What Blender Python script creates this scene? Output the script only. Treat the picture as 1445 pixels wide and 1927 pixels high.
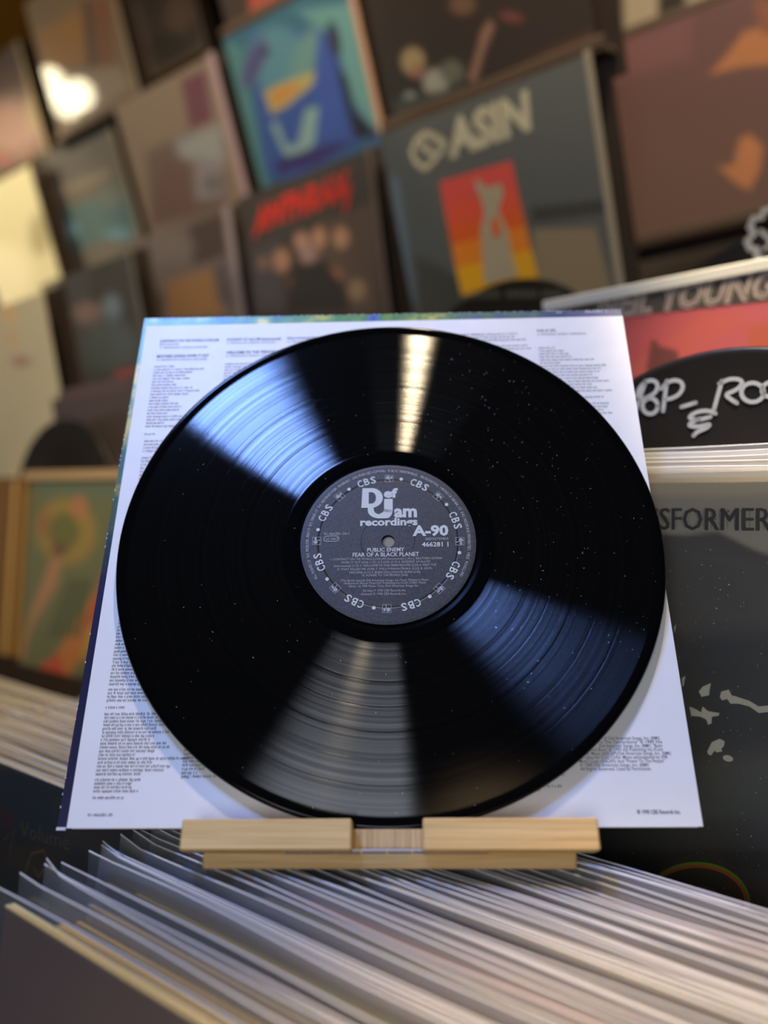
import bpy, math, random
import numpy as np
from mathutils import Matrix, Vector
random.seed(7)
sc = bpy.context.scene
for o in list(bpy.data.objects): bpy.data.objects.remove(o)
R = math.radians
# ------------------------------------------------------------------ camera, world, lights
F, CX, CY = 1580.0, 722.5, 963.5          # focal length and centre in pixels of the 1445x1927 frame
cd = bpy.data.cameras.new('camera'); cam = bpy.data.objects.new('camera', cd); sc.collection.objects.link(cam)
cd.sensor_fit = 'VERTICAL'; cd.sensor_height = 36.0; cd.lens = 36.0 * F / 1927
cam.rotation_euler = (R(90), 0, 0); cam.location = (0, 0, 0)
cd.clip_start = .02
cd.dof.use_dof = True; cd.dof.focus_distance = 0.453; cd.dof.aperture_fstop = 2.8
sc.camera = cam
w = bpy.data.worlds.new('world'); sc.world = w; w.use_nodes = True
w.node_tree.nodes['Background'].inputs[0].default_value = (.95, .87, .85, 1)
w.node_tree.nodes['Background'].inputs[1].default_value = .12
sc.view_settings.view_transform = 'Standard'; sc.view_settings.look = 'None'
sc.view_settings.gamma = 1; sc.view_settings.use_curve_mapping = False; sc.view_settings.exposure = 0.0

def area(name, loc, target, size, power, col, size_y=None):
    l = bpy.data.lights.new(name, 'AREA'); l.energy = power; l.color = col; l.size = size
    if size_y: l.shape = 'RECTANGLE'; l.size_y = size_y
    o = bpy.data.objects.new(name, l); sc.collection.objects.link(o); o.location = loc
    d = Vector(target) - Vector(loc); o.rotation_euler = d.to_track_quat('-Z', 'Y').to_euler(); return o
def point(name, loc, power, col, rad):
    l = bpy.data.lights.new(name, 'POINT'); l.energy = power; l.color = col; l.shadow_soft_size = rad
    o = bpy.data.objects.new(name, l); sc.collection.objects.link(o); o.location = loc; return o
WARM = (1.0, .80, .52); BLUE = (.80, .86, 1.0)
area('ceiling_spot_light', (.06, .40, 1.45), (0, .47, -.02), .07, 12, WARM)
area('skylight', (-.585, .0, 1.53), (0, .47, 0), .30, 1.2, (.22, .39, 1.0), .34).data.spread = R(34)
area('front_fill_light', (-.50, -2.0, .35), (0, .45, 0), 1.0, 20, BLUE, 1.0)  # soft fill added behind the camera to lift upright faces
def spot(name, loc, target, power, col, rad, ang, blend=.5):
    l = bpy.data.lights.new(name, 'SPOT'); l.energy = power; l.color = col; l.shadow_soft_size = rad; l.spot_size = R(ang); l.spot_blend = blend
    o = bpy.data.objects.new(name, l); sc.collection.objects.link(o); o.location = loc
    o.rotation_euler = (Vector(target) - Vector(loc)).to_track_quat('-Z', 'Y').to_euler(); return o
spot('added_spot', (.15, .45, 1.5), (.15, 1.6, .45), 38, (1, .80, .58), .06, 75)  # unseen spot added to brighten the middle wall covers
spot('added_spot', (-.9, .5, 1.5), (-.6, 2.0, .45), 62, (1, .80, .58), .06, 75)  # second unseen spot, added for the covers further left
spot('added_spot', (-.10, -.20, 1.2), (.12, .15, -.2), 150, (1, .70, .34), .05, 19)  # narrow spot added to warm the near bin films
spot('added_bin_spot', (-.55, -.35, .25), (-.04, .22, -.36), 9, (1, .72, .42), .06, 27)  # unseen low spot added to lift the near bin's front faces
spot('added_spot', (.25, .0, 1.3), (.44, .6, .02), 200, (1, .82, .58), .04, 25, .4)  # spot added to brighten the TRANSFORMER cover and what stands behind
spot('added_spot', (-1.0, .3, 1.4), (-.6, 1.0, -.05), 45, (1, .82, .58), .05, 38, .6)  # unseen spot added over the left bins
spot('added_spot', (-1.9, 1.0, 1.5), (-1.35, 2.4, .5), 150, (1, .84, .55), .06, 60)  # spot added to lift the far left end of the wall

# ------------------------------------------------------------------ helpers
def link(o, parent=None):
    sc.collection.objects.link(o)
    if parent is not None: o.parent = parent
    return o
def mesh_obj(name, verts, faces, mats, parent=None, midx=None, smooth=False, uvs=None):
    me = bpy.data.meshes.new(name); me.from_pydata([tuple(map(float, v)) for v in verts], [], faces); me.update()
    for m in (mats if isinstance(mats, (list, tuple)) else [mats]): me.materials.append(m)
    if midx: me.polygons.foreach_set('material_index', midx)
    if smooth: me.polygons.foreach_set('use_smooth', [True] * len(me.polygons))
    return link(bpy.data.objects.new(name, me), parent)
def tag(o, label=None, cat=None, group=None, kind=None):
    if label: o['label'] = label
    if cat: o['category'] = cat
    if group: o['group'] = group
    if kind: o['kind'] = kind
    return o
def empty(name, M, label, cat, group=None):
    o = bpy.data.objects.new(name, None); o.empty_display_size = .02; sc.collection.objects.link(o)
    o.matrix_world = M; return tag(o, label, cat, group)

class MB:
    def __init__(s): s.v = []; s.f = []; s.m = []
    def add(s, v, f, m=0):
        n = len(s.v); s.v += [tuple(p) for p in v]; s.f += [tuple(i + n for i in q) for q in f]; s.m += [m] * len(f)
    def box(s, x0, x1, y0, y1, z0, z1, c=0, m=0):
        if c <= 0:
            v = [(x, y, z) for z in (z0, z1) for y in (y0, y1) for x in (x0, x1)]
            s.add(v, [(0, 2, 3, 1), (4, 5, 7, 6), (0, 1, 5, 4), (2, 6, 7, 3), (0, 4, 6, 2), (1, 3, 7, 5)], m); return
        v = []
        for (sx, ax) in ((0, x0), (1, x1)):
            for (sy, ay) in ((0, y0), (1, y1)):
                for (sz, az) in ((0, z0), (1, z1)):
                    ix = ax + (c if sx == 0 else -c); iy = ay + (c if sy == 0 else -c); iz = az + (c if sz == 0 else -c)
                    v += [(ax, iy, iz), (ix, ay, iz), (ix, iy, az)]
        def I(sx, sy, sz, k): return (sx * 4 + sy * 2 + sz) * 3 + k
        f = []
        for sx in (0, 1): f.append([I(sx, 0, 0, 0), I(sx, 1, 0, 0), I(sx, 1, 1, 0), I(sx, 0, 1, 0)][::(1 if sx else -1)])
        for sy in (0, 1): f.append([I(0, sy, 0, 1), I(1, sy, 0, 1), I(1, sy, 1, 1), I(0, sy, 1, 1)][::(-1 if sy else 1)])
        for sz in (0, 1): f.append([I(0, 0, sz, 2), I(1, 0, sz, 2), I(1, 1, sz, 2), I(0, 1, sz, 2)][::(1 if sz else -1)])
        for a in (0, 1):
            for b in (0, 1):
                f.append([I(0, a, b, 1), I(1, a, b, 1), I(1, a, b, 2), I(0, a, b, 2)][::(1 if a != b else -1)])
                f.append([I(a, 0, b, 0), I(a, 1, b, 0), I(a, 1, b, 2), I(a, 0, b, 2)][::(-1 if a != b else 1)])
                f.append([I(a, b, 0, 0), I(a, b, 1, 0), I(a, b, 1, 1), I(a, b, 0, 1)][::(1 if a != b else -1)])
        for sx in (0, 1):
            for sy in (0, 1):
                for sz in (0, 1):
                    q = [I(sx, sy, sz, 0), I(sx, sy, sz, 1), I(sx, sy, sz, 2)]
                    f.append(q[::(1 if (sx + sy + sz) % 2 else -1)])
        s.add(v, [tuple(q) for q in f], m)
    def poly(s, pts, z, m=0, h=0):
        n = len(pts); s.add([(p[0], p[1], z) for p in pts], [tuple(range(n))], m)
    def stroke(s, pts, wd, z, m=0, closed=False):
        """flat pen stroke of width wd along pts"""
        P = [Vector((p[0], p[1])) for p in pts]; n = len(P); L = []; Rr = []
        for i in range(n):
            a = P[(i - 1) % n] if (closed or i) else P[i]; b = P[(i + 1) % n] if (closed or i < n - 1) else P[i]
            d = (b - a); d = d.normalized() if d.length > 1e-9 else Vector((1, 0)); q = Vector((-d.y, d.x)) * wd / 2
            L.append(P[i] + q); Rr.append(P[i] - q)
        v = [(p.x, p.y, z) for p in L] + [(p.x, p.y, z) for p in Rr]
        k = n if closed else n - 1
        s.add(v, [(n + i, n + (i + 1) % n, (i + 1) % n, i) for i in range(k)], m)
        if not closed:
            for e in (P[0], P[-1]): s.disc(e.x, e.y, wd / 2, wd / 2, z, m, 10)
    def disc(s, x, y, rx, ry, z, m=0, n=24, rot=0):
        c, q = math.cos(rot), math.sin(rot)
        s.add([(x + rx * math.cos(2 * math.pi * i / n) * c - ry * math.sin(2 * math.pi * i / n) * q,
                y + rx * math.cos(2 * math.pi * i / n) * q + ry * math.sin(2 * math.pi * i / n) * c, z) for i in range(n)], [tuple(range(n))], m)
    def ring(s, x, y, r0, r1, z, m=0, n=64, ry=1.0):
        v = [(x + r * math.cos(2 * math.pi * i / n), y + r * ry * math.sin(2 * math.pi * i / n), z) for r in (r0, r1) for i in range(n)]
        s.add(v, [(i, n + i, n + (i + 1) % n, (i + 1) % n) for i in range(n)], m)
    def text(s, t, x, y, h, z, wd=None, m=0, bold=0, align='L', rot=0, shear=0, maxw=None, pivot=None):
        """lettering: h = height of capitals, (x, y) = left end of the baseline"""
        V, Fc, W = glyphs(t, bold)
        k = h; kx = (wd / W) if wd else k
        ox = {'L': 0, 'C': -W * kx / 2, 'R': -W * kx}[align]
        c, q = math.cos(rot), math.sin(rot)
        s.add([(x + (a * kx + ox + shear * b * k) * c - b * k * q, y + (a * kx + ox + shear * b * k) * q + b * k * c, z) for a, b in V], Fc, m)
        return W * kx
    def build(s, name, mats, parent=None, smooth=False):
        return mesh_obj(name, s.v, s.f, mats, parent, s.m, smooth)

_g = {}
def glyphs(t, bold=0):
    k = (t, bold)
    if k in _g: return _g[k]
    cu = bpy.data.curves.new('tmp', 'FONT'); cu.body = t; cu.size = 1; cu.resolution_u = 2; cu.offset = bold; cu.fill_mode = 'BOTH'
    o = bpy.data.objects.new('tmp', cu); sc.collection.objects.link(o)
    dg = bpy.context.evaluated_depsgraph_get(); me = bpy.data.meshes.new_from_object(o.evaluated_get(dg))
    V = np.array([v.co[:2] for v in me.vertices]) if len(me.vertices) else np.zeros((1, 2)); Fc = [tuple(p.vertices) for p in me.polygons]
    bpy.data.objects.remove(o); bpy.data.curves.remove(cu); bpy.data.meshes.remove(me)
    x0 = V[:, 0].min(); V = V - [x0, 0]; V /= .70
    _g[k] = ([tuple(p) for p in V], Fc, V[:, 0].max()); return _g[k]

# frames: x = right, y = up in the sheet, z = towards the viewer
def ray(u, v): return np.array([(u - CX) / F, 1, -(v - CY) / F])
def frame(P, yaw, rise, phi):
    yaw, rise, phi = R(yaw), R(rise), R(phi)
    X = np.array([math.cos(yaw) * math.cos(rise), -math.sin(yaw) * math.cos(rise), math.sin(rise)])
    Nh = np.array([-math.sin(yaw), -math.cos(yaw), 0]); U = np.array([0, 0, 1.]) * math.cos(phi) + Nh * math.sin(phi)
    U -= X * (U @ X); U /= np.linalg.norm(U); N = np.cross(X, U)
    return mat(P, X, U, N)
def mat(P, X, U, N): return Matrix(((X[0], U[0], N[0], P[0]), (X[1], U[1], N[1], P[1]), (X[2], U[2], N[2], P[2]), (0, 0, 0, 1)))
def on(M, u, v, z=0):
    """point of the sheet M that the photograph shows at (u, v)"""
    A = np.array(M); X, U, N, P = A[:3, 0], A[:3, 1], A[:3, 2], A[:3, 3] + A[:3, 2] * z
    r = ray(u, v); Q = r * ((P @ N) / (r @ N)) - P; return (Q @ X, Q @ U)
def projs(M, X, Y, z=0):
    A = np.array(M); P = A[:3, 3][:, None] + A[:3, 0][:, None] * X + A[:3, 1][:, None] * Y + A[:3, 2][:, None] * z
    return CX + F * P[0] / P[1], CY - F * P[2] / P[1]
def fit2(a, b, X, wd):
    """3-D point seen at a such that the point wd further along X is seen at b"""
    ra, rb = ray(*a), ray(*b); s = np.linalg.lstsq(np.array([ra, -rb]).T, -X * wd, rcond=None)[0]; return ra * s[0]

# ------------------------------------------------------------------ materials
def mat_new(name): 
    m = bpy.data.materials.new(name); m.use_nodes = True; return m, m.node_tree.nodes, m.node_tree.links
def lin(c): return tuple(((x / 255) / 12.92 if x / 255 <= .04045 else ((x / 255 + .055) / 1.055) ** 2.4) for x in c)
def simple(name, col, rough=.6, metal=0, spec=.5, coat=0, noise=0, nscale=30, bump=0):
    m, n, l = mat_new(name); b = n['Principled BSDF']
    b.inputs['Base Color'].default_value = (*col, 1); b.inputs['Roughness'].default_value = rough
    b.inputs['Metallic'].default_value = metal; b.inputs['Specular IOR Level'].default_value = spec; b.inputs['Coat Weight'].default_value = coat
    if noise or bump:
        tc = n.new('ShaderNodeTexCoord'); t = n.new('ShaderNodeTexNoise'); t.inputs['Scale'].default_value = nscale; t.inputs['Detail'].default_value = 6
        l.new(tc.outputs['Object'], t.inputs['Vector'])
    if noise:
        mx = n.new('ShaderNodeMix'); mx.data_type = 'RGBA'
        mx.inputs[6].default_value = (*[c * (1 - noise) for c in col], 1); mx.inputs[7].default_value = (*[min(1, c * (1 + noise)) for c in col], 1)
        l.new(t.outputs['Fac'], mx.inputs[0]); l.new(mx.outputs[2], b.inputs['Base Color'])
    if bump:
        bp = n.new('ShaderNodeBump'); bp.inputs['Strength'].default_value = bump; bp.inputs['Distance'].default_value = .001
        l.new(t.outputs['Fac'], bp.inputs['Height']); l.new(bp.outputs['Normal'], b.inputs['Normal'])
    return m
def rgb(c, k=1): return tuple(min(1, x * k) for x in lin(c))
_ink = {}
def ink(c, rough=.6):
    k = tuple(c) + (rough,)
    if k not in _ink: _ink[k] = simple('print_ink', rgb(c), rough)
    return _ink[k]
def vcol_mat(name, rough=.3, coat=0.0, crough=.12):
    m, n, l = mat_new(name); b = n['Principled BSDF']; a = n.new('ShaderNodeAttribute'); a.attribute_name = 'art'
    l.new(a.outputs['Color'], b.inputs['Base Color']); b.inputs['Roughness'].default_value = rough
    b.inputs['Coat Weight'].default_value = coat; b.inputs['Coat Roughness'].default_value = crough
    tc = n.new('ShaderNodeTexCoord'); t = n.new('ShaderNodeTexNoise'); t.inputs['Scale'].default_value = 14
    bp = n.new('ShaderNodeBump'); bp.inputs['Strength'].default_value = .25; bp.inputs['Distance'].default_value = .004
    l.new(tc.outputs['Object'], t.inputs['Vector']); l.new(t.outputs['Fac'], bp.inputs['Height']); l.new(bp.outputs['Normal'], b.inputs['Coat Normal'])
    return m
ART = vcol_mat('printed_cover_in_film', .55, .55, .18)
ARTG = vcol_mat('printed_cover_in_glossy_film', .5, 1.0, .05)
for x_ in list(ARTG.node_tree.links):
    if x_.to_socket.name == 'Coat Normal': ARTG.node_tree.links.remove(x_)
ARTM = vcol_mat('printed_cover_matte', .45, .25, .25)

def plastic(name, haze=.10, rough=.16, tint=(.93, .95, .98), gl=1.0):
    m, n, l = mat_new(name); n.remove(n['Principled BSDF']); out = n['Material Output']
    tr = n.new('ShaderNodeBsdfTransparent'); tr.inputs[0].default_value = (*tint, 1)
    di = n.new('ShaderNodeBsdfTranslucent'); di.inputs[0].default_value = (.88, .84, .76, 1)
    d2 = n.new('ShaderNodeBsdfDiffuse'); d2.inputs[0].default_value = (.88, .84, .76, 1)
    mm = n.new('ShaderNodeMixShader'); mm.inputs[0].default_value = .5; l.new(di.outputs[0], mm.inputs[1]); l.new(d2.outputs[0], mm.inputs[2])
    gs = n.new('ShaderNodeBsdfGlossy'); gs.inputs['Roughness'].default_value = rough; gs.inputs['Color'].default_value = (gl, gl, gl, 1)
    tc = n.new('ShaderNodeTexCoord'); t = n.new('ShaderNodeTexNoise'); t.inputs['Scale'].default_value = 40; t.inputs['Detail'].default_value = 3
    mp = n.new('ShaderNodeMapping'); mp.inputs['Scale'].default_value = (.35, 1.6, 1)
    bp = n.new('ShaderNodeBump'); bp.inputs['Strength'].default_value = .5; bp.inputs['Distance'].default_value = .003
    l.new(tc.outputs['Object'], mp.inputs[0]); l.new(mp.outputs[0], t.inputs['Vector']); l.new(t.outputs['Fac'], bp.inputs['Height']); l.new(bp.outputs['Normal'], gs.inputs['Normal'])
    fr = n.new('ShaderNodeFresnel'); fr.inputs[0].default_value = 1.45; 
    a = n.new('ShaderNodeMixShader'); a.inputs[0].default_value = haze; l.new(tr.outputs[0], a.inputs[1]); l.new(mm.outputs[0], a.inputs[2])
    b = n.new('ShaderNodeMixShader'); l.new(fr.outputs[0], b.inputs[0]); l.new(a.outputs[0], b.inputs[1]); l.new(gs.outputs[0], b.inputs[2])
    l.new(b.outputs[0], out.inputs[0]); return m
FILM = plastic('clear_plastic_film', .14, .2)
FILM_HAZY = plastic('hazy_plastic_film', .30, .26)
FILM_CRISP = plastic('crisp_plastic_film', .03, .38, gl=.55)
SEAM = simple('plastic_welded_edge', (.72, .72, .70), .25, 0, .8)
CARD = simple('cardboard_edge', (.55, .47, .33), .8, noise=.2, nscale=300)
DARKWOOD = simple('dark_rack_wood', (.035, .022, .014), .5, noise=.3, nscale=8)
LEDGE = simple('rack_ledge_wood', (.13, .085, .055), .5, noise=.3, nscale=10)

def wood_mat(name, c0, c1, sx, sy, sz, spec=.4):
    m, n, l = mat_new(name); b = n['Principled BSDF']; tc = n.new('ShaderNodeTexCoord'); mp = n.new('ShaderNodeMapping')
    mp.inputs['Scale'].default_value = (sx, sy, sz); t = n.new('ShaderNodeTexNoise'); t.inputs['Scale'].default_value = 1; t.inputs['Detail'].default_value = 8; t.inputs['Roughness'].default_value = .65
    r = n.new('ShaderNodeValToRGB'); r.color_ramp.elements[0].position = .3; r.color_ramp.elements[0].color = (*c0, 1)
    r.color_ramp.elements[1].position = .7; r.color_ramp.elements[1].color = (*c1, 1)
    l.new(tc.outputs['Object'], mp.inputs[0]); l.new(mp.outputs[0], t.inputs['Vector']); l.new(t.outputs['Fac'], r.inputs[0]); l.new(r.outputs[0], b.inputs['Base Color'])
    b.inputs['Roughness'].default_value = .38; b.inputs['Specular IOR Level'].default_value = spec
    bp = n.new('ShaderNodeBump'); bp.inputs['Strength'].default_value = .15; bp.inputs['Distance'].default_value = .0004; l.new(t.outputs['Fac'], bp.inputs['Height']); l.new(bp.outputs['Normal'], b.inputs['Normal'])
    return m
BAMBOO = wood_mat('bamboo_long_grain', (.56, .33, .11), (.80, .56, .25), 14, 700, 700)
BAMBOO_END = wood_mat('bamboo_upright_grain', (.40, .25, .10), (.68, .47, .24), 900, 20, 300)

# ------------------------------------------------------------------ setting
def struct(o): o['kind'] = 'structure'; return o
b = MB(); b.box(-14, 14, -12, 9, -1.26, -1.2); struct(b.build('floor', simple('dark_floor', (.05, .04, .035), .5, noise=.3, nscale=3)))
b = MB(); b.box(-14, 14, -12, 9, 1.75, 1.80); struct(b.build('ceiling', simple('dark_ceiling', (.03, .026, .022), .8)))
WF = frame(np.array([.61, .79, 0]) * 1.75, 37.5, 0, 0)
b = MB(); b.box(-5.5, 2.2, -1.2, 1.75, -.08, 0); o = struct(b.build('wall_back', DARKWOOD)); o.matrix_world = WF

b = MB(); b.box(-5.5, 2.2, 1.64, 1.75, 0, .75); o = struct(b.build('trim_1', wood_mat('orange_soffit_wood', (.30, .12, .012), (.52, .23, .03), 3, 3, 3))); o.matrix_world = WF

# ------------------------------------------------------------------ the album standing on the easel
EX = np.array([.9994, -.0310, .0142]); EY = np.array([.0011, .4440, .8960]); EN = np.cross(EX, EY); EY = np.cross(EN / np.linalg.norm(EN), EX)
EY /= np.linalg.norm(EY); EN = np.cross(EX, EY); ET = np.array([-.0012, .4696, -.0144])
def eframe(x=0, y=0, z=0): return mat(ET + EX * x + EY * y + EN * z, EX, EY, EN)
ME = eframe()

# vinyl record: leans, its foot in the easel channel, its top against the paper
RR = .1502; RX, RY = .0036, -.0046
rt = math.atan2(.0052 - .0010, 2 * RR)
c_, s_ = math.cos(rt), math.sin(rt)
RYv = EY * c_ - EN * s_; RNv = EN * c_ + EY * s_
RT = ET + EX * RX + EY * RY + EN * .0034
MR = mat(RT, EX, RYv, RNv)
def vinyl_mat():
    m, n, l = mat_new('grooved_black_vinyl'); b = n['Principled BSDF']
    tc = n.new('ShaderNodeTexCoord'); sp = n.new('ShaderNodeSeparateXYZ'); l.new(tc.outputs['Object'], sp.inputs[0])
    def math_(op, a, b_=None):
        q = n.new('ShaderNodeMath'); q.operation = op
        for i, v in enumerate((a, b_)):
            if v is None: continue
            if isinstance(v, (int, float)): q.inputs[i].default_value = v
            else: l.new(v, q.inputs[i])
        return q.outputs[0]
    r = math_('SQRT', math_('ADD', math_('MULTIPLY', sp.outputs[0], sp.outputs[0]), math_('MULTIPLY', sp.outputs[1], sp.outputs[1])))
    nz = n.new('ShaderNodeTexNoise'); nz.noise_dimensions = '1D'; nz.inputs['Scale'].default_value = 420; nz.inputs['Detail'].default_value = 5; nz.inputs['Roughness'].default_value = .7
    l.new(r, nz.inputs['W'])
    n3 = n.new('ShaderNodeTexNoise'); n3.inputs['Scale'].default_value = 25; l.new(tc.outputs['Object'], n3.inputs['Vector'])
    # playing area: wide spread across the grooves; lead-in, gaps between the sides' songs and dead wax: smooth
    ramp = n.new('ShaderNodeValToRGB'); e = ramp.color_ramp; l.new(math_('DIVIDE', r, RR), ramp.inputs[0])
    e.interpolation = 'LINEAR'
    stops = [(0, 0), (.388, 0), (.398, 1), (.520, 1), (.523, .1), (.527, 1), (.606, 1), (.609, .05), (.613, 1), (.689, 1), (.692, .05), (.697, .9), (.776, 1), (.779, .1), (.783, .95), (.861, 1), (.864, .1), (.868, 1), (.955, 1), (.962, 0), (1, 0)]
    e.elements[0].position = 0; e.elements[0].color = (0, 0, 0, 1); e.elements[1].position = 1; e.elements[1].color = (0, 0, 0, 1)
    for p, v in stops[1:-1]:
        q = e.elements.new(p); q.color = (v, v, v, 1)
    g = ramp.outputs[0]
    b.inputs['Base Color'].default_value = (.002, .002, .002, 1)
    lv = n.new('ShaderNodeMapRange'); lv.inputs[1].default_value = .3; lv.inputs[2].default_value = .72; lv.inputs[3].default_value = .30; lv.inputs[4].default_value = .9; l.new(nz.outputs['Fac'], lv.inputs[0])
    b.inputs['Specular IOR Level'].default_value = .16; b.inputs['Roughness'].default_value = .10
    an = n.new('ShaderNodeBsdfAnisotropic'); an.inputs['Roughness'].default_value = .205; an.distribution = 'BECKMANN'; an.inputs['Anisotropy'].default_value = .81; an.inputs['Rotation'].default_value = ANIROT
    tg = n.new('ShaderNodeTangent'); tg.direction_type = 'RADIAL'; tg.axis = 'Z'; l.new(tg.outputs[0], an.inputs['Tangent'])
    mx = n.new('ShaderNodeMixShader'); l.new(math_('MULTIPLY', math_('MULTIPLY', g, lv.outputs[0]), .19), mx.inputs[0])
    l.new(b.outputs[0], mx.inputs[1]); l.new(an.outputs[0], mx.inputs[2]); l.new(mx.outputs[0], n['Material Output'].inputs[0])
    return m
ANIROT = 0.0
VINYL = vinyl_mat()
VBLACK = simple('plain_black_vinyl', (.006, .006, .006), .28)
rec = empty('vinyl_record', MR, 'large glossy black vinyl record with black paper label standing on the bamboo easel', 'record')
prof = [(.0036, .0), (.0036, .0017), (.0483, .0017), (.0486, .0013), (.0500, .0012), (.0520, .0017), (.0575, .0017)]
for k in (.60, .692, .779, .864): pass
prof += [(RR * .39, .00155)]
for g0 in (.5235, .6095, .6925, .7795, .8645):
    prof += [(RR * (g0 - .004), .00155), (RR * (g0 - .002), .00152), (RR * (g0 + .002), .00152), (RR * (g0 + .004), .00155)]
prof += [(RR * .958, .00155), (RR * .965, .0017), (RR * .978, .00225), (RR * .988, .0024), (RR * .995, .0020), (RR, .0011), (RR * .996, .0002), (RR * .985, -.0002), (.0036, 0.0)]
NS = 320; V = []; Fa = []
for i in range(NS):
    a = 2 * math.pi * i / NS
    for (r_, z_) in prof: V.append((r_ * math.cos(a), r_ * math.sin(a), z_))
K = len(prof)
for i in range(NS):
    j = (i + 1) % NS
    for k in range(K - 1): Fa.append((i * K + k, j * K + k, j * K + k + 1, i * K + k + 1)[::-1])
disc = mesh_obj('disc', V, Fa, VINYL, rec)
disc.data.polygons.foreach_set('use_smooth', [abs(p.normal.z) < .93 or (p.center.x ** 2 + p.center.y ** 2) ** .5 > RR * .96 for p in disc.data.polygons])
# label
LR = .0484
m, n, l = mat_new('black_label_paper'); b = n['Principled BSDF']; b.inputs['Roughness'].default_value = .5
t = n.new('ShaderNodeTexNoise'); t.inputs['Scale'].default_value = 900; tc = n.new('ShaderNodeTexCoord'); l.new(tc.outputs['Object'], t.inputs[0])
rp = n.new('ShaderNodeValToRGB'); rp.color_ramp.elements[0].position = .3; rp.color_ramp.elements[0].color = (.017, .016, .015, 1); rp.color_ramp.elements[1].position = .75; rp.color_ramp.elements[1].color = (.050, .047, .043, 1)
l.new(t.outputs['Fac'], rp.inputs[0]); l.new(rp.outputs[0], b.inputs['Base Color']); LBL = m
V = []; Fa = []; pr = [(.0037, .00175), (.0037, .0019), (.0145, .0019), (.0148, .00178), (.0151, .0019), (.0380, .0019), (.0386, .00165), (.0394, .0019), (.0470, .0019), (LR, .0018), (LR, .0016)]
for i in range(160):
    a = 2 * math.pi * i / 160
    for (r_, z_) in pr: V.append((r_ * math.cos(a), r_ * math.sin(a), z_))
K = len(pr)
for i in range(160):
    for k in range(K - 1): Fa.append((i * K + k, i * K + k + 1, ((i + 1) % 160) * K + k + 1, ((i + 1) % 160) * K + k))
lab = mesh_obj('paper_label', [(x, y, z) for x, y, z in V], [q[::-1] for q in Fa], LBL, rec)
lab['label'] = 'round black paper label with silver lettering'
IVORY = simple('silver_grey_print', (.55, .56, .50), .5)
GREY = simple('dim_silver_print', (.36, .36, .34), .5)
Z = .0021; U = LR
b = MB()
# big D and J drawn as outlines
def P(x, y): return (x * U, y * U)
def arcpts(cx, cy, rx, ry, a0, a1, n=14): return [(cx + rx * math.cos(R(a0 + (a1 - a0) * i / (n - 1))), cy + ry * math.sin(R(a0 + (a1 - a0) * i / (n - 1)))) for i in range(n)]
def band(outer, inner, m=0):
    n_ = len(outer); b.add([(p[0] * U, p[1] * U, Z) for p in outer + inner], [(i, i + 1, n_ + i + 1, n_ + i) for i in range(n_ - 1)], m)
b.poly([P(-.31, .43), P(-.225, .43), P(-.225, .69), P(-.30, .69)], Z)
band([(-.225, .69)] + arcpts(-.19, .56, .13, .13, 90, -90) + [(-.225, .43)], [(-.225, .635)] + arcpts(-.19, .56, .05, .075, 90, -90) + [(-.225, .485)])
b.poly([P(-.045, .545), P(-.045, .37), P(.055, .37), P(.055, .545)][::-1], Z)
band([(-.235, .43)] + arcpts(-.10, .40, .135, .11, 180, 270) + arcpts(-.02, .40, .075, .11, 270, 360) + [(.055, .40)],
     [(-.165, .43)] + arcpts(-.10, .41, .065, .065, 180, 270) + arcpts(-.08, .41, .035, .05, 270, 360) + [(-.045, .40)])
b.text('ef', -.05 * U, .565 * U, .115 * U, Z, wd=.165 * U, bold=.045)
b.text('am', .07 * U, .307 * U, .155 * U, Z, wd=.265 * U, bold=.04)
b.text('recordings', -.32 * U, .20 * U, .092 * U, Z, wd=.66 * U, bold=.035)
b.text('A-90', .28 * U, .065 * U, .125 * U, Z, wd=.41 * U, bold=.04)
b.text('466281 1', .385 * U, -.075 * U, .055 * U, Z, wd=.30 * U, bold=.02)
b.text('PUBLIC ENEMY', -.235 * U, -.13 * U, .047 * U, Z, wd=.42 * U, bold=.012)
b.text('FEAR OF A BLACK PLANET', -.40 * U, -.19 * U, .049 * U, Z, wd=.75 * U, bold=.012)
for k in range(8):
    a0 = -18.0 + 45 * k; tot = 11.5
    for q, ch in enumerate('CBS'):
        a = R(a0 + (q - 1) * 5.6); r_ = .775
        b.text(ch, math.sin(a) * r_ * U, math.cos(a) * r_ * U, .088 * U, Z, wd=.062 * U, bold=.02, align='C', rot=-a)
    a = R(11 + 45 * k); b.disc(math.sin(a) * .82 * U, math.cos(a) * .82 * U, .021 * U, .021 * U, Z)
b.build('silver_lettering', IVORY, lab)
b = MB()
b.text('BIEM/STEMRA', .43 * U, .005 * U, .032 * U, Z, wd=.26 * U)
b.text('01-466281-20-1', -.735 * U, .085 * U, .034 * U, Z, wd=.29 * U)
b.text('LC 5427', -.71 * U, .022 * U, .03 * U, Z, wd=.14 * U, bold=.01)
pp = arcpts(-.70, .038, .034, .034, 90, 270, 8) + arcpts(-.595, .038, .034, .034, -90, 90, 8)
b.stroke([(x * U, y * U) for x, y in pp], .008 * U, Z, closed=True)
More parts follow.
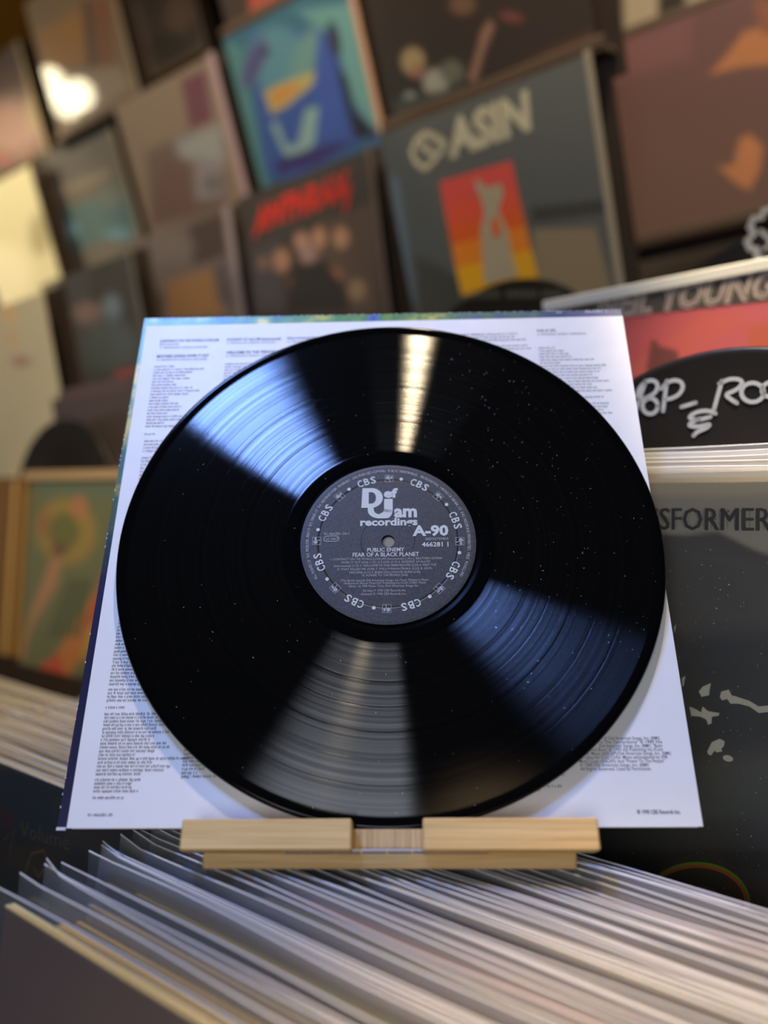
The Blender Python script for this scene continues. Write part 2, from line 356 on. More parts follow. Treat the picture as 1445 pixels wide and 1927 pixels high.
L = [(-.65, .61, -.232, '1. CONTRACT ON THE WORLD LOVE JAM (Instrumental) (1:41) 2. BROTHERS GONNA'), (-.53, .47, -.272, 'WORK IT OUT (5:03) 3. 911 IS A JOKE (3:17) 4. INCIDENT AT 66.6 FM'),
     (-.61, .54, -.313, '(Instrumental) (1:37) 5. WELCOME TO THE TERRORDOME (5:24) 6. MEET THE'), (-.57, .50, -.355, 'G THAT KILLED ME (0:44) 7. POLLYWANACRAKA (3:52) 8. ANTI-'),
     (-.43, .36, -.396, 'MACHINE (3:17) 9. BURN HOLLYWOOD BURN (2:46)'), (-.29, .22, -.432, '10. POWER TO THE PEOPLE (3:50)'),
     (-.53, .45, -.492, '(The Bomb Squad) Def American Songs, Inc./Your Mother\'s Music'), (-.49, .42, -.525, 'Hollywood: Above Music/AZ Publishing Inc./Cold Chillin\' Music'),
     (-.44, .34, -.560, 'admin. by WB Music Corp./Def American Songs Inc.'), (-.28, .20, -.615, 'All titles P 1990 CBS Records Inc.'), (-.30, .20, -.655, 'Artwork \u00a9 1990 CBS Records Inc.')]
for x0, x1, y0, s in L: b.text(s, x0 * U, y0 * U, .027 * U, Z, wd=(x1 - x0) * U)
s = 'ALL RIGHTS OF THE PRODUCER AND OF THE OWNER OF THE RECORDED WORK RESERVED. UNAUTHORISED COPYING, PUBLIC PERFORMANCE, BROADCASTING, HIRING OR RENTAL OF THIS RECORDING PROHIBITED. MADE IN HOLLAND'
a0, a1 = -119, 118
for i, ch in enumerate(s):
    if ch == ' ': continue
    a = R(a0 + (a1 - a0) * i / (len(s) - 1)); b.text(ch, math.sin(a) * .905 * U, math.cos(a) * .905 * U, .034 * U, Z, align='C', rot=-a)
for k in range(8):       # small square emblems between the words: a disc with a wedge in a thin frame
    a = R(1 + 45 * k); cx, cy = math.sin(a) * .815 * U, math.cos(a) * .815 * U; ca, sa = math.cos(-a), math.sin(-a)
    def Q(x, y): return (cx + (x * ca - y * sa) * U, cy + (x * sa + y * ca) * U)
    b.stroke([Q(-.047, -.047), Q(.047, -.047), Q(.047, .047), Q(-.047, .047)], .006 * U, Z, closed=True)
    b.stroke([Q(-.012, .045)] + [Q(.004, .0)] + [Q(.012, -.045)], .008 * U, Z)
    b.disc(*Q(-.015, .012), .024 * U, .024 * U, Z, 0, 12); b.disc(*Q(.026, .014), .013 * U, .02 * U, Z, 0, 10)
b.build('small_print', GREY, lab)
# dust on the record
b = MB(); rnd = random.Random(3)
for k in range(330):
    a = rnd.uniform(0, 2 * math.pi); r_ = RR * math.sqrt(rnd.uniform(.12, .93))
    if rnd.random() < .5: a = rnd.uniform(-.5, 1.3)
    x, y = r_ * math.cos(a), r_ * math.sin(a); s1 = rnd.uniform(.00010, .00028); s2 = s1 * rnd.uniform(.6, 2.8); t_ = rnd.uniform(0, 3.14)
    dx, dy = math.cos(t_) * s2, math.sin(t_) * s2; ex, ey = -math.sin(t_) * s1 * .5, math.cos(t_) * s1 * .5
    b.add([(x - dx, y - dy, .0020), (x + ex, y + ey, .0021), (x + dx, y + dy, .0020), (x - ex, y - ey, .0020)], [(0, 3, 2, 1)])
tag(b.build('dust_specks', simple('pale_dust', (.4, .4, .42), .9), rec), kind='stuff')

# white printed inner sleeve
PAPER = simple('white_sleeve_paper', (.82, .80, .765), .42, noise=.02, nscale=12, bump=.0)
m, n, l = PAPER, PAPER.node_tree.nodes, PAPER.node_tree.links
bp = n.new('ShaderNodeBump'); bp.inputs['Strength'].default_value = .35; bp.inputs['Distance'].default_value = .004
t = n.new('ShaderNodeTexNoise'); t.inputs['Scale'].default_value = 22; t.inputs['Detail'].default_value = 3; tc = n.new('ShaderNodeTexCoord'); l.new(tc.outputs['Object'], t.inputs[0]); l.new(t.outputs['Fac'], bp.inputs['Height']); l.new(bp.outputs['Normal'], n['Principled BSDF'].inputs['Normal'])
inner = empty('inner_sleeve', ME, 'white paper inner sleeve printed with columns of small grey song lyrics behind the record', 'record sleeve')
b = MB(); b.box(-.1525, .1525, -.1525, .1525, -.0004, 0, .0001)
# the folded side seam and its small step
b.box(-.1527, -.1512, -.1524, .1522, -.0009, -.0005); b.box(-.150, .150, -.1528, -.1518, -.0009, -.0004)
b.build('paper', PAPER, inner)
TXT = simple('grey_print', (.16, .16, .19), .6)
b = MB(); Z = .00018
b.text('CONTRACT ON THE WORLD LOVE JAM', -.1418, .1392, .0019, Z, wd=.0375, bold=.02); b.text('(Instrumental)', -.1420, .1368, .0015, Z, wd=.0125)
b.text('(C. RIDENHOUR-E. SADLER-H. SHOCKLEE)', -.1415, .1342, .0013, Z, wd=.0305)
b.text('BROTHERS GONNA WORK IT OUT', -.1425, .1270, .0021, Z, wd=.0330, bold=.02); b.text('(C. RIDENHOUR-E. SADLER-K. SHOCKLEE)', -.1420, .1247, .0013, Z, wd=.0315)
b.text('INCIDENT AT 66.6 FM (Instrumental)', -.0990, .1392, .0019, Z, wd=.0345, bold=.02); b.text('(C. RIDENHOUR-E. SADLER-K. SHOCKLEE)', -.0990, .1368, .0013, Z, wd=.031)
b.text('WELCOME TO THE TERRORDOME', -.0985, .1289, .0021, Z, wd=.0370, bold=.02); b.text('(C. RIDENHOUR-E. SADLER-K. SHOCKLEE)', -.0985, .1266, .0013, Z, wd=.031)
b.text('POLLYWANACRAKA', -.0603, .1392, .0019, Z, wd=.0220, bold=.02); b.text('(C. RIDENHOUR-E. SADLER)', -.0603, .1368, .0013, Z, wd=.022)
b.text('WAR AT 33\u2153', .0973, .1410, .0021, Z, wd=.0120, bold=.02); b.text('-K. SHOCKLEE-E. SADLER-C. RIDENHOUR-', .0973, .1385, .0015, Z, wd=.0310)
b.build('song_titles', TXT, inner); b = MB()
cr = ['          of Def American Songs, Inc. (BMI)', 'Welcome To The Terrordome" \u00a9 1989 Nia', '          Def American Songs, Inc. (BMI), "Burn', 'Hollywood Burn" \u00a9 1990 AZ Publishing Inc./Cold', 'Chillin\' Music (ASCAP)/Def American Songs, Inc. (BMI)',
      'All rights for Cold Chillin\' Music administered by WB', 'Music Corp. (ASCAP); And "Power To The People"', '\u00a9 1989 Def American Songs, Inc. (BMI)', 'All Rights Reserved. Used by Permission.']
wd = [.0405, .0415, .0412, .0412, .0450, .0430, .0415, .0335, .0345]
for i, s in enumerate(cr):
    yy = -.1118 - i * .00184; x1 = .0973 + wd[i]
    b.text(s.strip(), x1, yy, .00158, Z, wd=min(wd[i], .00083 * len(s.strip())) if i in (0, 2) else wd[i], align='R', bold=.006)
b.build('credits_block', TXT, inner); b = MB()
b.text('01-466281-20', -.1430, -.1470, .0014, Z, wd=.0122, bold=.01)
b.build('catalogue_number', TXT, inner); b = MB()
b.text('\u00a9 1990 CBS Records Inc.', .1222, -.1466, .0018, Z, wd=.0205, bold=.03)
b.build('copyright_line', TXT, inner)
# the many lines of lyrics, too small to read: words made of short pen marks
rnd = random.Random(11); b = MB()
def word_line(x, y, wdt, h, up=False):
    x1 = x + wdt; cw = h * .82
    while x < x1 - cw:
        for _ in range(rnd.choice((1, 2, 3, 3, 4, 4, 5, 6, 7))):
            if x > x1: break
            k = rnd.random(); s = h * .17; w_ = cw * .62; q = []
            if k < .30: q = [(0, 0, s, h * (1.45 if rnd.random() < .4 else 1)), (w_ - s, 0, w_, h), (0, h - s, w_, h)]
            elif k < .6: q = [(0, 0, s, h), (0, 0, w_, s), (0, h - s, w_, h), (w_ - s, (0 if rnd.random() < .5 else h * .5), w_, h)]
            elif k < .75: q = [(w_ * .35, 0, w_ * .35 + s, h * 1.45)]
            elif k < .9: q = [(0, 0, s, h), (0, h * .45, w_, h * .45 + s), (0, h - s, w_, h), (0, 0, w_, s)]
            else: q = [(0, -h * .4 * (rnd.random() < .5), s, h), (0, 0, w_, s), (w_ - s, -h * .4 * (rnd.random() < .4), w_, h)]
            for (a, c, d, e_) in q: b.add([(x + a, y + c, Z), (x + d, y + c, Z), (x + d, y + e_, Z), (x + a, y + e_, Z)], [(0, 1, 2, 3)])
            x += cw * (.62 if .6 <= k < .75 else .92)
        x += cw * .6
def block(x, y, pitch, widths, h=.00105):
    for i, w_ in enumerate(widths):
        if w_: word_line(x, y - i * pitch, w_, h)
def rw(n_, a, c): return [rnd.uniform(a, c) for _ in range(n_)]
P1 = .00232
block(-.1432, .1195, P1, [.012, .033, .024, .020, .024, .013, .015, .026, .030, .024, .013, .012, .018, .021, .019, .012, .021, .031, .012, .026])
block(-.1432, .0700, P1, [.006]); block(-.1425, .0650, P1, rw(4, .018, .030) )
block(-.1425, .0535, P1, rw(14, .020, .034)); block(-.1420, -.0035, P1, rw(17, .014, .025)); block(-.1420, -.0472, .00196, rw(19, .018, .030))
block(-.1420, -.0853, .0019, [.022, .019, .021, .023]); block(-.1420, -.0946, .002, [.0095])
block(-.1420, -.0980, .00186, [.031, .034, .033, .031, .028, .034, .028, .025, .033, .035, .029, .018, .0455, .029, .037, .035, .022])
block(-.1420, -.1310 + .0005, .0018, [.0225, .018, .020, .0235]); block(-.1420, -.1390, .002, [.0155])
block(-.0985, .1205, P1, rw(16, .020, .034)); block(-.0603, .130, P1, rw(6, .02, .03))
block(.0330, .1395, P1, rw(1, .02, .03)); block(.0560, .1395, P1, [.029, .028, .034, 0, .036, .037]); block(.0560, .1240, P1, rw(5, .018, .03))
block(.0975, .1280, P1, [.010, .016, .018, .020, .033, .012, .040, .038, .036, .032, .034, .041, .030, .033, .041, 0, .036, 0, .040, .038, .036, .040])
block(-.0990, -.1090, .00183, [.024] * 3 + [.022, .024, .022, .020, .023, .016, .012, .009, .017])
block(.0560, -.1290, .0018, [.034, .022, 0, .033, .021])
tag(b.build('lyric_print', TXT, inner), kind='stuff')

# outer cover behind
cov = empty('album_cover', mat(ET - EN * .0045, EX, EY, EN), 'thin album cover with green and blue mottled top rim showing behind the white inner sleeve', 'album cover')
m, n, l = mat_new('painted_cover_print'); b_ = n['Principled BSDF']; b_.inputs['Roughness'].default_value = .3
tc = n.new('ShaderNodeTexCoord'); t = n.new('ShaderNodeTexNoise'); t.inputs['Scale'].default_value = 55; t.inputs['Detail'].default_value = 4; l.new(tc.outputs['Object'], t.inputs[0])
rp = n.new('ShaderNodeValToRGB'); e = rp.color_ramp; e.elements[0].position = .24; e.elements[0].color = (.015, .03, .22, 1); e.elements[1].position = .68; e.elements[1].color = (.75, .62, .03, 1)
for p, c in ((.36, (.03, .14, .42)), (.42, (.04, .20, .05)), (.56, (.14, .30, .04))): q = e.elements.new(p); q.color = (*c, 1)
l.new(t.outputs['Fac'], rp.inputs[0])
sp = n.new('ShaderNodeSeparateXYZ'); l.new(tc.outputs['Object'], sp.inputs[0]); mr = n.new('ShaderNodeMapRange'); mr.inputs[1].default_value = .0; mr.inputs[2].default_value = .12; l.new(sp.outputs[0], mr.inputs[0])
mx = n.new('ShaderNodeMix'); mx.data_type = 'RGBA'; mx.inputs[7].default_value = (.05, .045, .22, 1)
mm = n.new('ShaderNodeMath'); mm.operation = 'MULTIPLY'; mm.inputs[1].default_value = .8; l.new(mr.outputs[0], mm.inputs[0]); l.new(mm.outputs[0], mx.inputs[0]); l.new(rp.outputs[0], mx.inputs[6])
m2 = n.new('ShaderNodeMapRange'); m2.inputs[1].default_value = .12; m2.inputs[2].default_value = -.02; l.new(sp.outputs[1], m2.inputs[0])
mx2 = n.new('ShaderNodeMix'); mx2.data_type = 'RGBA'; mx2.inputs[7].default_value = (.016, .014, .045, 1); l.new(m2.outputs[0], mx2.inputs[0]); l.new(mx.outputs[2], mx2.inputs[6]); l.new(mx2.outputs[2], b_.inputs['Base Color'])
COVM = m
b = MB(); zz = [(-.1590, -.1525), (.1525, -.1525), (.1535, .1612), (-.1562, .1624)]
b.add([(x, y, -.003) for x, y in zz] + [(x, y, 0) for x, y in zz], [(3, 2, 1, 0), (4, 5, 6, 7), (0, 1, 5, 4), (1, 2, 6, 5), (2, 3, 7, 6), (3, 0, 4, 7)])
b.build('cardboard', COVM, cov)
b = MB(); rnd = random.Random(5)
for k in range(130):
    x = -.155 + .308 * rnd.random() ** (.8); y = .1624 - (x + .1562) * .0039; s_ = rnd.uniform(.0003, .0011)
    b.add([(x, y - rnd.uniform(.0001, .0006), .0002), (x + s_, y - .0001, .0002), (x + s_, y + .0002, .0002), (x, y + .0002, .0002)], [(0, 1, 2, 3)])
for k in range(26):
    y = rnd.uniform(-.15, .1) ; x = -.1590 + (y + .1525) * .0089
    b.add([(x - .0002, y, .0002), (x + rnd.uniform(.0001, .0005), y, .0002), (x + .0002, y + .0012, .0002), (x - .0002, y + .001, .0002)], [(0, 1, 2, 3)])
b.box(-.1592, -.1545, -.1530, -.1515, -.001, .0004)
tag(b.build('worn_edge', simple('scuffed_white_card', (.6, .6, .62), .7), cov), kind='stuff')
b = MB(); b.text('Def', .1120, .1592, .0016, .0004, bold=.02); b.text('466281 1', .1300, .1590, .0016, .0004, wd=.014, bold=.01)
b.build('cover_lettering', simple('pale_print', (.6, .6, .6), .5), cov)

# ------------------------------------------------------------------ bamboo easel
es = empty('record_easel', ME, 'small bamboo book easel with two front ledge blocks holding the record on plastic sleeves', 'easel')
b = MB(); b.box(-.0907, -.0126, -.1644, -.1508, .0085, .0220, .0008); o = b.build('ledge_block', BAMBOO, es)
b = MB(); b.box(.0197, .0988, -.1646, -.1506, .0085, .0220, .0008); b.build('ledge_block', BAMBOO, es)
b = MB(); b.box(-.0830, .0905, -.1648, -.1540, -.0120, .0082, .0004); b.build('channel_block', BAMBOO_END, es)
b = MB(); b.box(-.078, .085, -.155, .040, -.0150, -.0085, .0008); b.build('back_board', BAMBOO, es)
# base board lies level on the record sleeves
b = MB(); b.box(-.0832, .0884, .385, .400, -.1641, -.1566, .0007); b.box(-.0832, .0884, .4005, .505, -.1641, -.1575, .0007); o = b.build('base_board', BAMBOO, es)
bpy.context.view_layer.update(); o.matrix_parent_inverse = es.matrix_world.inverted()
b = MB()
for k in range(8):
    x0 = -.0455 + k * .01175; n_ = 10
    vv = [(x, .3862 + .0012 * math.cos(2 * math.pi * i / n_), -.1560 + .0011 * math.sin(2 * math.pi * i / n_)) for x in (x0, x0 + .0113) for i in range(n_)]
    b.add(vv, [(i, (i + 1) % n_, n_ + (i + 1) % n_, n_ + i) for i in range(n_)] + [tuple(range(n_))[::-1], tuple(range(n_, 2 * n_))])
o = b.build('piano_hinge', simple('grey_steel', (.20, .20, .23), .5, .4), es); o['label'] = 'grey metal hinge strip'
o.matrix_parent_inverse = es.matrix_world.inverted()
# rear strut from the back board down to the base board
bt = np.array(ET + EY * .03 - EN * .0155); b = MB()
for dx in (-.05, .05):
    pass
y0, z0, y1, z1 = bt[1], bt[2], .497, -.1575
dv = Vector((0, y1 - y0, z1 - z0)).normalized(); q = Vector((0, -dv.z, dv.y)) * .003
b.add([(x, y + s * q.y, z + s * q.z) for x in (-.03, .035) for (y, z) in ((y0, z0), (y1, z1)) for s in (-1, 1)], [(0, 1, 3, 2), (4, 6, 7, 5), (0, 4, 5, 1), (2, 3, 7, 6), (0, 2, 6, 4), (1, 5, 7, 3)])
o = b.build('rear_strut', BAMBOO, es); o.matrix_parent_inverse = es.matrix_world.inverted()

# ------------------------------------------------------------------ cover art evaluated on a fine grid of the printed face
def smooth01(x): x = np.clip(x, 0, 1); return x * x * (3 - 2 * x)
def inpoly(px_, py_, pts):
    ins = np.zeros(px_.shape, bool); dmin = np.full(px_.shape, 1e9); n_ = len(pts)
    for i in range(n_):
        x1, y1 = pts[i]; x2, y2 = pts[(i + 1) % n_]
        c = ((y1 > py_) != (y2 > py_)) & (px_ < (x2 - x1) * (py_ - y1) / ((y2 - y1) if y2 != y1 else 1e-9) + x1); ins ^= c
        L2 = (x2 - x1) ** 2 + (y2 - y1) ** 2 + 1e-9; t_ = np.clip(((px_ - x1) * (x2 - x1) + (py_ - y1) * (y2 - y1)) / L2, 0, 1)
        dmin = np.minimum(dmin, np.hypot(px_ - x1 - t_ * (x2 - x1), py_ - y1 - t_ * (y2 - y1)))
    return np.where(ins, dmin, -dmin)
GAIN = 1.0
def paint(U_, V_, base, shapes, seed=0, k=1.0):
    col = np.zeros(U_.shape + (3,)) + np.array(lin(base))
    for s in shapes:
        if s[0] == 'e':
            _, cx, cy, rx, ry, ang, c, soft = s; a = R(ang); dx, dy = U_ - cx, V_ - cy
            e_ = np.hypot((dx * math.cos(a) + dy * math.sin(a)) / rx, (-dx * math.sin(a) + dy * math.cos(a)) / ry); w_ = smooth01((1 - e_) / soft + .5)
        elif s[0] == 'p':
            _, pts, c, soft = s; w_ = smooth01(inpoly(U_, V_, pts) / soft + .5)
        elif s[0] == 'g':      # gradient along a line, tinting
            _, x0, y0, x1, y1, c, mxw = s; L2 = (x1 - x0) ** 2 + (y1 - y0) ** 2; w_ = smooth01(((U_ - x0) * (x1 - x0) + (V_ - y0) * (y1 - y0)) / L2) * mxw
        col = col * (1 - w_[..., None]) + np.array(lin(c)) * w_[..., None]
    lum = col.mean(1, keepdims=True); col = col * .86 + lum * .14
    return np.clip(col * k, 0, .95)
def art_mesh(name, M, base, shapes, parent, wd=.315, ht=.315, n_=56, material=None, k=1.0, z=.0004):
    xs = np.linspace(0, wd, n_); ys = np.linspace(0, -ht, n_); X, Y = np.meshgrid(xs, ys)
    U_, V_ = projs(M, X.ravel(), Y.ravel(), z); col = paint(U_, V_, base, shapes, k=k * GAIN)
    v = [(float(a), float(b2), z) for a, b2 in zip(X.ravel(), Y.ravel())]
    f = [(i * n_ + j, (i + 1) * n_ + j, (i + 1) * n_ + j + 1, i * n_ + j + 1) for i in range(n_ - 1) for j in range(n_ - 1)]
    o = mesh_obj(name, v, f, material or ART, parent)
    ca = o.data.color_attributes.new('art', 'FLOAT_COLOR', 'POINT'); ca.data.foreach_set('color', np.concatenate([col, np.ones((len(col), 1))], 1).ravel().astype(np.float32))
    return o
YAW, RISE = 37.5, 2.0
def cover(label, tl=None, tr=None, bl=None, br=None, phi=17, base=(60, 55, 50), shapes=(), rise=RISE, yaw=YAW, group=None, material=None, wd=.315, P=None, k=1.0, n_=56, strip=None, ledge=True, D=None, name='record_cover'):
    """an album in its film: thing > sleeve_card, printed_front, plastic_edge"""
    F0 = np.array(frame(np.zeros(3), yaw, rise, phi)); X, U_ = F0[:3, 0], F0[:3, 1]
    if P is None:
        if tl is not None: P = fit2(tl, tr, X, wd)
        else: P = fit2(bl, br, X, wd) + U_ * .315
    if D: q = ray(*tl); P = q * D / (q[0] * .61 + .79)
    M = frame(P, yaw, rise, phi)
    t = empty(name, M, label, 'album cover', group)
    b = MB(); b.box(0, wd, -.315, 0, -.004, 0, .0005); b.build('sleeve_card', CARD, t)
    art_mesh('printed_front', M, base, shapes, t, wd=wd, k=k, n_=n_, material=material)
    if strip:      # the film stands out past the card at one side
        b = MB(); b.box(wd, wd + strip[0], -.316, .004, -.003, .0015, .0005); b.build('plastic_edge', simple('film_edge', rgb(strip[1]), .3), t)
    if ledge:
        b = MB(); b.box(-.012, wd + .012, -.326, -.3165, -.03, .012, .001); b.box(-.012, wd + .012, -.326, -.306, .0075, .012, .001)
        o = b.build('rack_ledge', LEDGE); o.matrix_world = M; tag(o, 'narrow brown ledge under the ' + ' '.join(label.split()[:10]), 'ledge', None)
        b = MB(); b.box(-.02, wd + .02, -.35, .01, -.036, -.0305); o = b.build('rack_backboard', DARKWOOD); o.matrix_world = M; tag(o, 'dark rack board behind the ' + ' '.join(label.split()[:10]), 'board')
    return t, M
def lettering(M, t, spec, name='lettering'):
    """spec: function(b) adding shapes to a mesh in the sheet's own coordinates"""
    b = MB(); spec(b); return b

# ---- the wall of covers
GR = 'covers on the wall rack'
def E_(cx, cy, rx, ry, c, soft=.5, ang=0): return ('e', cx, cy, rx, ry, ang, c, soft)
def P_(pts, c, soft=8): return ('p', pts, c, soft)
cover('blue and teal cover painted with a bird with an orange beak', tl=(420, 75), tr=(657, -12), phi=20, base=(45, 105, 130), group=GR, strip=(.012, (190, 150, 125)), n_=90, shapes=[
    ('g', 480, 100, 520, 330, (35, 75, 130), .7), P_([(470, 60), (600, 60), (640, 120), (680, 260), (560, 340), (500, 330), (480, 200)], (40, 80, 160), 20),
    P_([(560, 20), (700, 0), (740, 220), (700, 245), (660, 180), (640, 130), (610, 60)], (90, 150, 150), 18), P_([(420, 75), (455, 90), (500, 330), (510, 350), (486, 352)], (70, 130, 135), 14),
    E_(520, 110, 55, 60, (75, 135, 155)), E_(575, 110, 25, 60, (95, 145, 145), .8, 20), E_(478, 120, 16, 50, (75, 75, 130), .7, 20), E_(500, 98, 9, 8, (70, 50, 90)),
    P_([(495, 172), (545, 150), (600, 130), (600, 150), (540, 200), (510, 215)], (170, 165, 95), 10), P_([(508, 172), (545, 158), (575, 160), (515, 208)], (195, 135, 45), 8),
    P_([(600, 60), (630, 60), (650, 150), (640, 245), (600, 270), (590, 160)], (40, 80, 170), 14), E_(628, 75, 12, 36, (45, 55, 80), .5, -10),
    P_([(630, 110), (655, 150), (665, 205), (700, 240), (712, 255), (668, 262), (650, 200)], (30, 35, 55), 10),
    P_([(510, 235), (520, 225), (540, 275), (560, 270), (575, 205), (600, 200), (592, 270), (560, 300), (550, 320), (530, 280)], (125, 165, 165), 10),
    P_([(520, 300), (620, 270), (670, 262), (600, 310), (520, 330)], (50, 45, 110), 10)], k=1.0)
t, M = cover('black cover with a red band name above five people', tl=(450, 373), tr=(687, 274), phi=9, base=(58, 50, 46), group=GR, strip=(.010, (105, 92, 85)), n_=80, shapes=[
    P_([(455, 380), (687, 280), (700, 420), (470, 480)], (62, 58, 54), 20), P_([(600, 420), (705, 380), (715, 588), (560, 588)], (88, 72, 62), 20), P_([(475, 470), (520, 450), (540, 588), (480, 588)], (70, 66, 72), 20)] +
    [E_(x, y, rx, ry, c, .8) for x, y, rx, ry, c in ((568, 455, 14, 18, (175, 130, 105)), (600, 448, 13, 20, (180, 132, 100)), (642, 447, 15, 20, (180, 132, 100)), (530, 490, 16, 22, (165, 120, 95)), (495, 495, 10, 14, (125, 95, 85)), (580, 480, 16, 20, (155, 125, 120)), (565, 530, 22, 13, (140, 95, 80)), (625, 520, 18, 15, (165, 100, 75)), (600, 535, 16, 10, (130, 85, 70)), (672, 545, 17, 19, (140, 115, 90)))] +
    [P_([(550, 500), (610, 490), (650, 540), (660, 588), (540, 588)], (45, 42, 42), 16)])
b = MB()
p0 = on(M, 480, 438); p1 = on(M, 655, 372); b.text('ANTHRAX', p0[0], p0[1], .044, .0012, wd=math.dist(p0, p1), bold=.03, shear=.3, rot=math.atan2(p1[1] - p0[1], p1[0] - p0[0]))
b.stroke([on(M, 480, 445), on(M, 500, 405), on(M, 565, 375)], .007, .0013); b.stroke([on(M, 620, 370), on(M, 660, 350), on(M, 650, 395)], .009, .0013)
b.build('red_lettering', ink((205, 45, 35)), t)

t, M = cover('grey cover lettered ASIN above a red and yellow picture of a raised fist statue', tl=(714, 254), tr=(1098, 103), phi=17, base=(104, 108, 104), group=GR, strip=(.009, (170, 160, 140)), n_=100, shapes=[
    ('g', 850, 150, 860, 380, (92, 96, 94), .8), P_([(1000, 390), (1140, 375), (1150, 400), (1000, 420)], (66, 66, 62), 20), P_([(1005, 432), (1120, 428), (1165, 600), (1000, 600)], (150, 132, 100), 14),
    ('g', 820, 300, 740, 330, (74, 84, 90), .7), P_([(735, 330), (750, 340), (780, 560), (770, 600), (755, 560)], (92, 115, 135), 16), P_([(780, 480), (860, 520), (880, 600), (790, 600)], (66, 70, 66), 20)])
b = MB(); q = [(828, 342), (836, 334), (955, 300), (965, 306), (1013, 518), (1008, 528), (880, 560), (868, 552)]
RED = [((828, 342), (963, 302)), ((836, 390), (973, 352)), ((844, 430), (981, 390)), ((850, 462), (990, 425)), ((858, 505), (1000, 470)), ((870, 556), (1013, 522))]
cols = [(222, 85, 75), (228, 88, 62), (226, 95, 35), (232, 135, 35), (232, 172, 25)]
for i in range(5):
    (a, c_a), (d, e_) = RED[i], RED[i + 1]; b.poly([on(M, *a), on(M, *c_a), on(M, *e_), on(M, *d)][::-1], .0008, i)
b.build('sunset_picture', [ink(c) for c in cols], t)
b = MB()
b.poly([on(M, *p) for p in [(893, 335), (905, 342), (916, 352), (930, 350), (943, 343), (948, 365), (938, 395), (955, 430), (962, 470), (975, 520), (912, 534), (908, 480), (905, 430), (912, 400), (905, 372), (896, 355)]][::-1], .0011)
b.build('statue', ink((176, 165, 140)), t)
b = MB(); b.poly([on(M, *p) for p in [(925, 412), (938, 408), (944, 442), (928, 446)]][::-1], .0014); b.build('picture_gap', ink((225, 100, 40)), t)
b = MB(); p0 = on(M, 846, 296); p1 = on(M, 1000, 240); b.text('ASIN', p0[0], p0[1], .044, .001, wd=math.dist(p0, p1), bold=.05, rot=math.atan2(p1[1] - p0[1], p1[0] - p0[0]), shear=.1)
lg = [on(M, *p) for p in [(775, 285), (785, 262), (800, 250), (822, 262), (836, 278), (818, 300), (800, 318), (783, 305)]]
b.stroke(lg, .0075, .001, closed=True); b.stroke([on(M, 795, 262), on(M, 800, 285), on(M, 822, 290)], .006, .001); b.stroke([on(M, 810, 250), on(M, 838, 268)], .006, .001); b.stroke([on(M, 790, 275), on(M, 812, 282)], .005, .001); b.build('cream_lettering', ink((205, 198, 168)), t)

t, M = cover('large maroon cover with glowing orange hands beside the grey ASIN cover', tl=(1119, 95), tr=(1515, -45), phi=20, base=(122, 84, 76), group=GR, strip=(.008, (180, 150, 120)), n_=90, shapes=[
    ('g', 1150, 120, 1200, 420, (128, 96, 78), .8), P_([(1119, 95), (1300, 30), (1300, 110), (1130, 160)], (140, 90, 86), 40), P_([(1335, 140), (1370, 100), (1400, 60), (1470, 40), (1470, 120), (1400, 125)], (205, 128, 68), 14), P_([(1420, 0), (1500, 0), (1500, 90), (1430, 60)], (160, 96, 66), 20),
    P_([(1352, 315), (1380, 310), (1392, 262), (1410, 252), (1435, 275), (1430, 320), (1410, 358), (1385, 345)], (215, 135, 75), 14), P_([(1190, 500), (1290, 450), (1360, 450), (1300, 530), (1180, 550)], (150, 108, 78), 26)])
cover('dark cover with a guitarist in a spotlight above the grey ASIN cover', bl=(738, 238), br=(1125, 85), phi=18, base=(62, 48, 38), group=GR, strip=(.006, (60, 42, 34)), n_=80, shapes=[
    ('g', 900, 0, 760, 230, (52, 50, 46), .8), P_([(1040, 90), (1115, 60), (1120, 90), (920, 160)], (105, 68, 45), 20), E_(777, 115, 22, 26, (175, 150, 100), .6), E_(785, 135, 12, 12, (165, 110, 85), .6), E_(820, 155, 24, 26, (170, 165, 150), .6), E_(772, 185, 12, 12, (150, 165, 160), .8), E_(850, 135, 22, 22, (110, 115, 95), .8, 20),
    P_([(880, 150), (898, 90), (905, 60), (922, 35), (930, 50), (912, 95), (895, 155)], (160, 115, 90), 10), E_(962, 32, 22, 10, (130, 65, 50), .8, 10), E_(870, 8, 24, 20, (125, 90, 60), .8), P_([(740, 190), (880, 160), (870, 200), (750, 225)], (70, 76, 68), 14)])
cover('beige and pale grey cover with a small purple portrait', tl=(215, 202), tr=(389, 106), phi=19, base=(138, 118, 98), group=GR, strip=(.018, (172, 148, 150)), shapes=[
    P_([(275, 285), (350, 250), (419, 260), (430, 400), (285, 427)], (112, 92, 84), 14), P_([(330, 265), (415, 235), (425, 310), (340, 300)], (148, 152, 150), 24), P_([(340, 152), (385, 130), (400, 225), (358, 245)], (110, 62, 78), 8), P_([(300, 300), (350, 300), (365, 400), (290, 420)], (112, 84, 72), 14), P_([(365, 310), (415, 300), (420, 370), (370, 375)], (140, 132, 135), 16), E_(400, 345, 18, 18, (112, 108, 106))])
cover('grey brown cover with an ochre square at its foot', tl=(246, 458), tr=(419, 392), phi=10, base=(108, 96, 92), group=GR, strip=(.018, (150, 138, 142)), shapes=[
    P_([(355, 425), (420, 400), (425, 480), (365, 500)], (74, 58, 54), 14), P_([(312, 530), (400, 503), (420, 590), (320, 600)], (148, 108, 62), 8), P_([(400, 500), (425, 495), (440, 570), (410, 570)], (88, 82, 86), 8), P_([(250, 560), (310, 550), (310, 600), (260, 600)], (82, 72, 66), 14), E_(300, 465, 60, 30, (118, 105, 102), .8)])
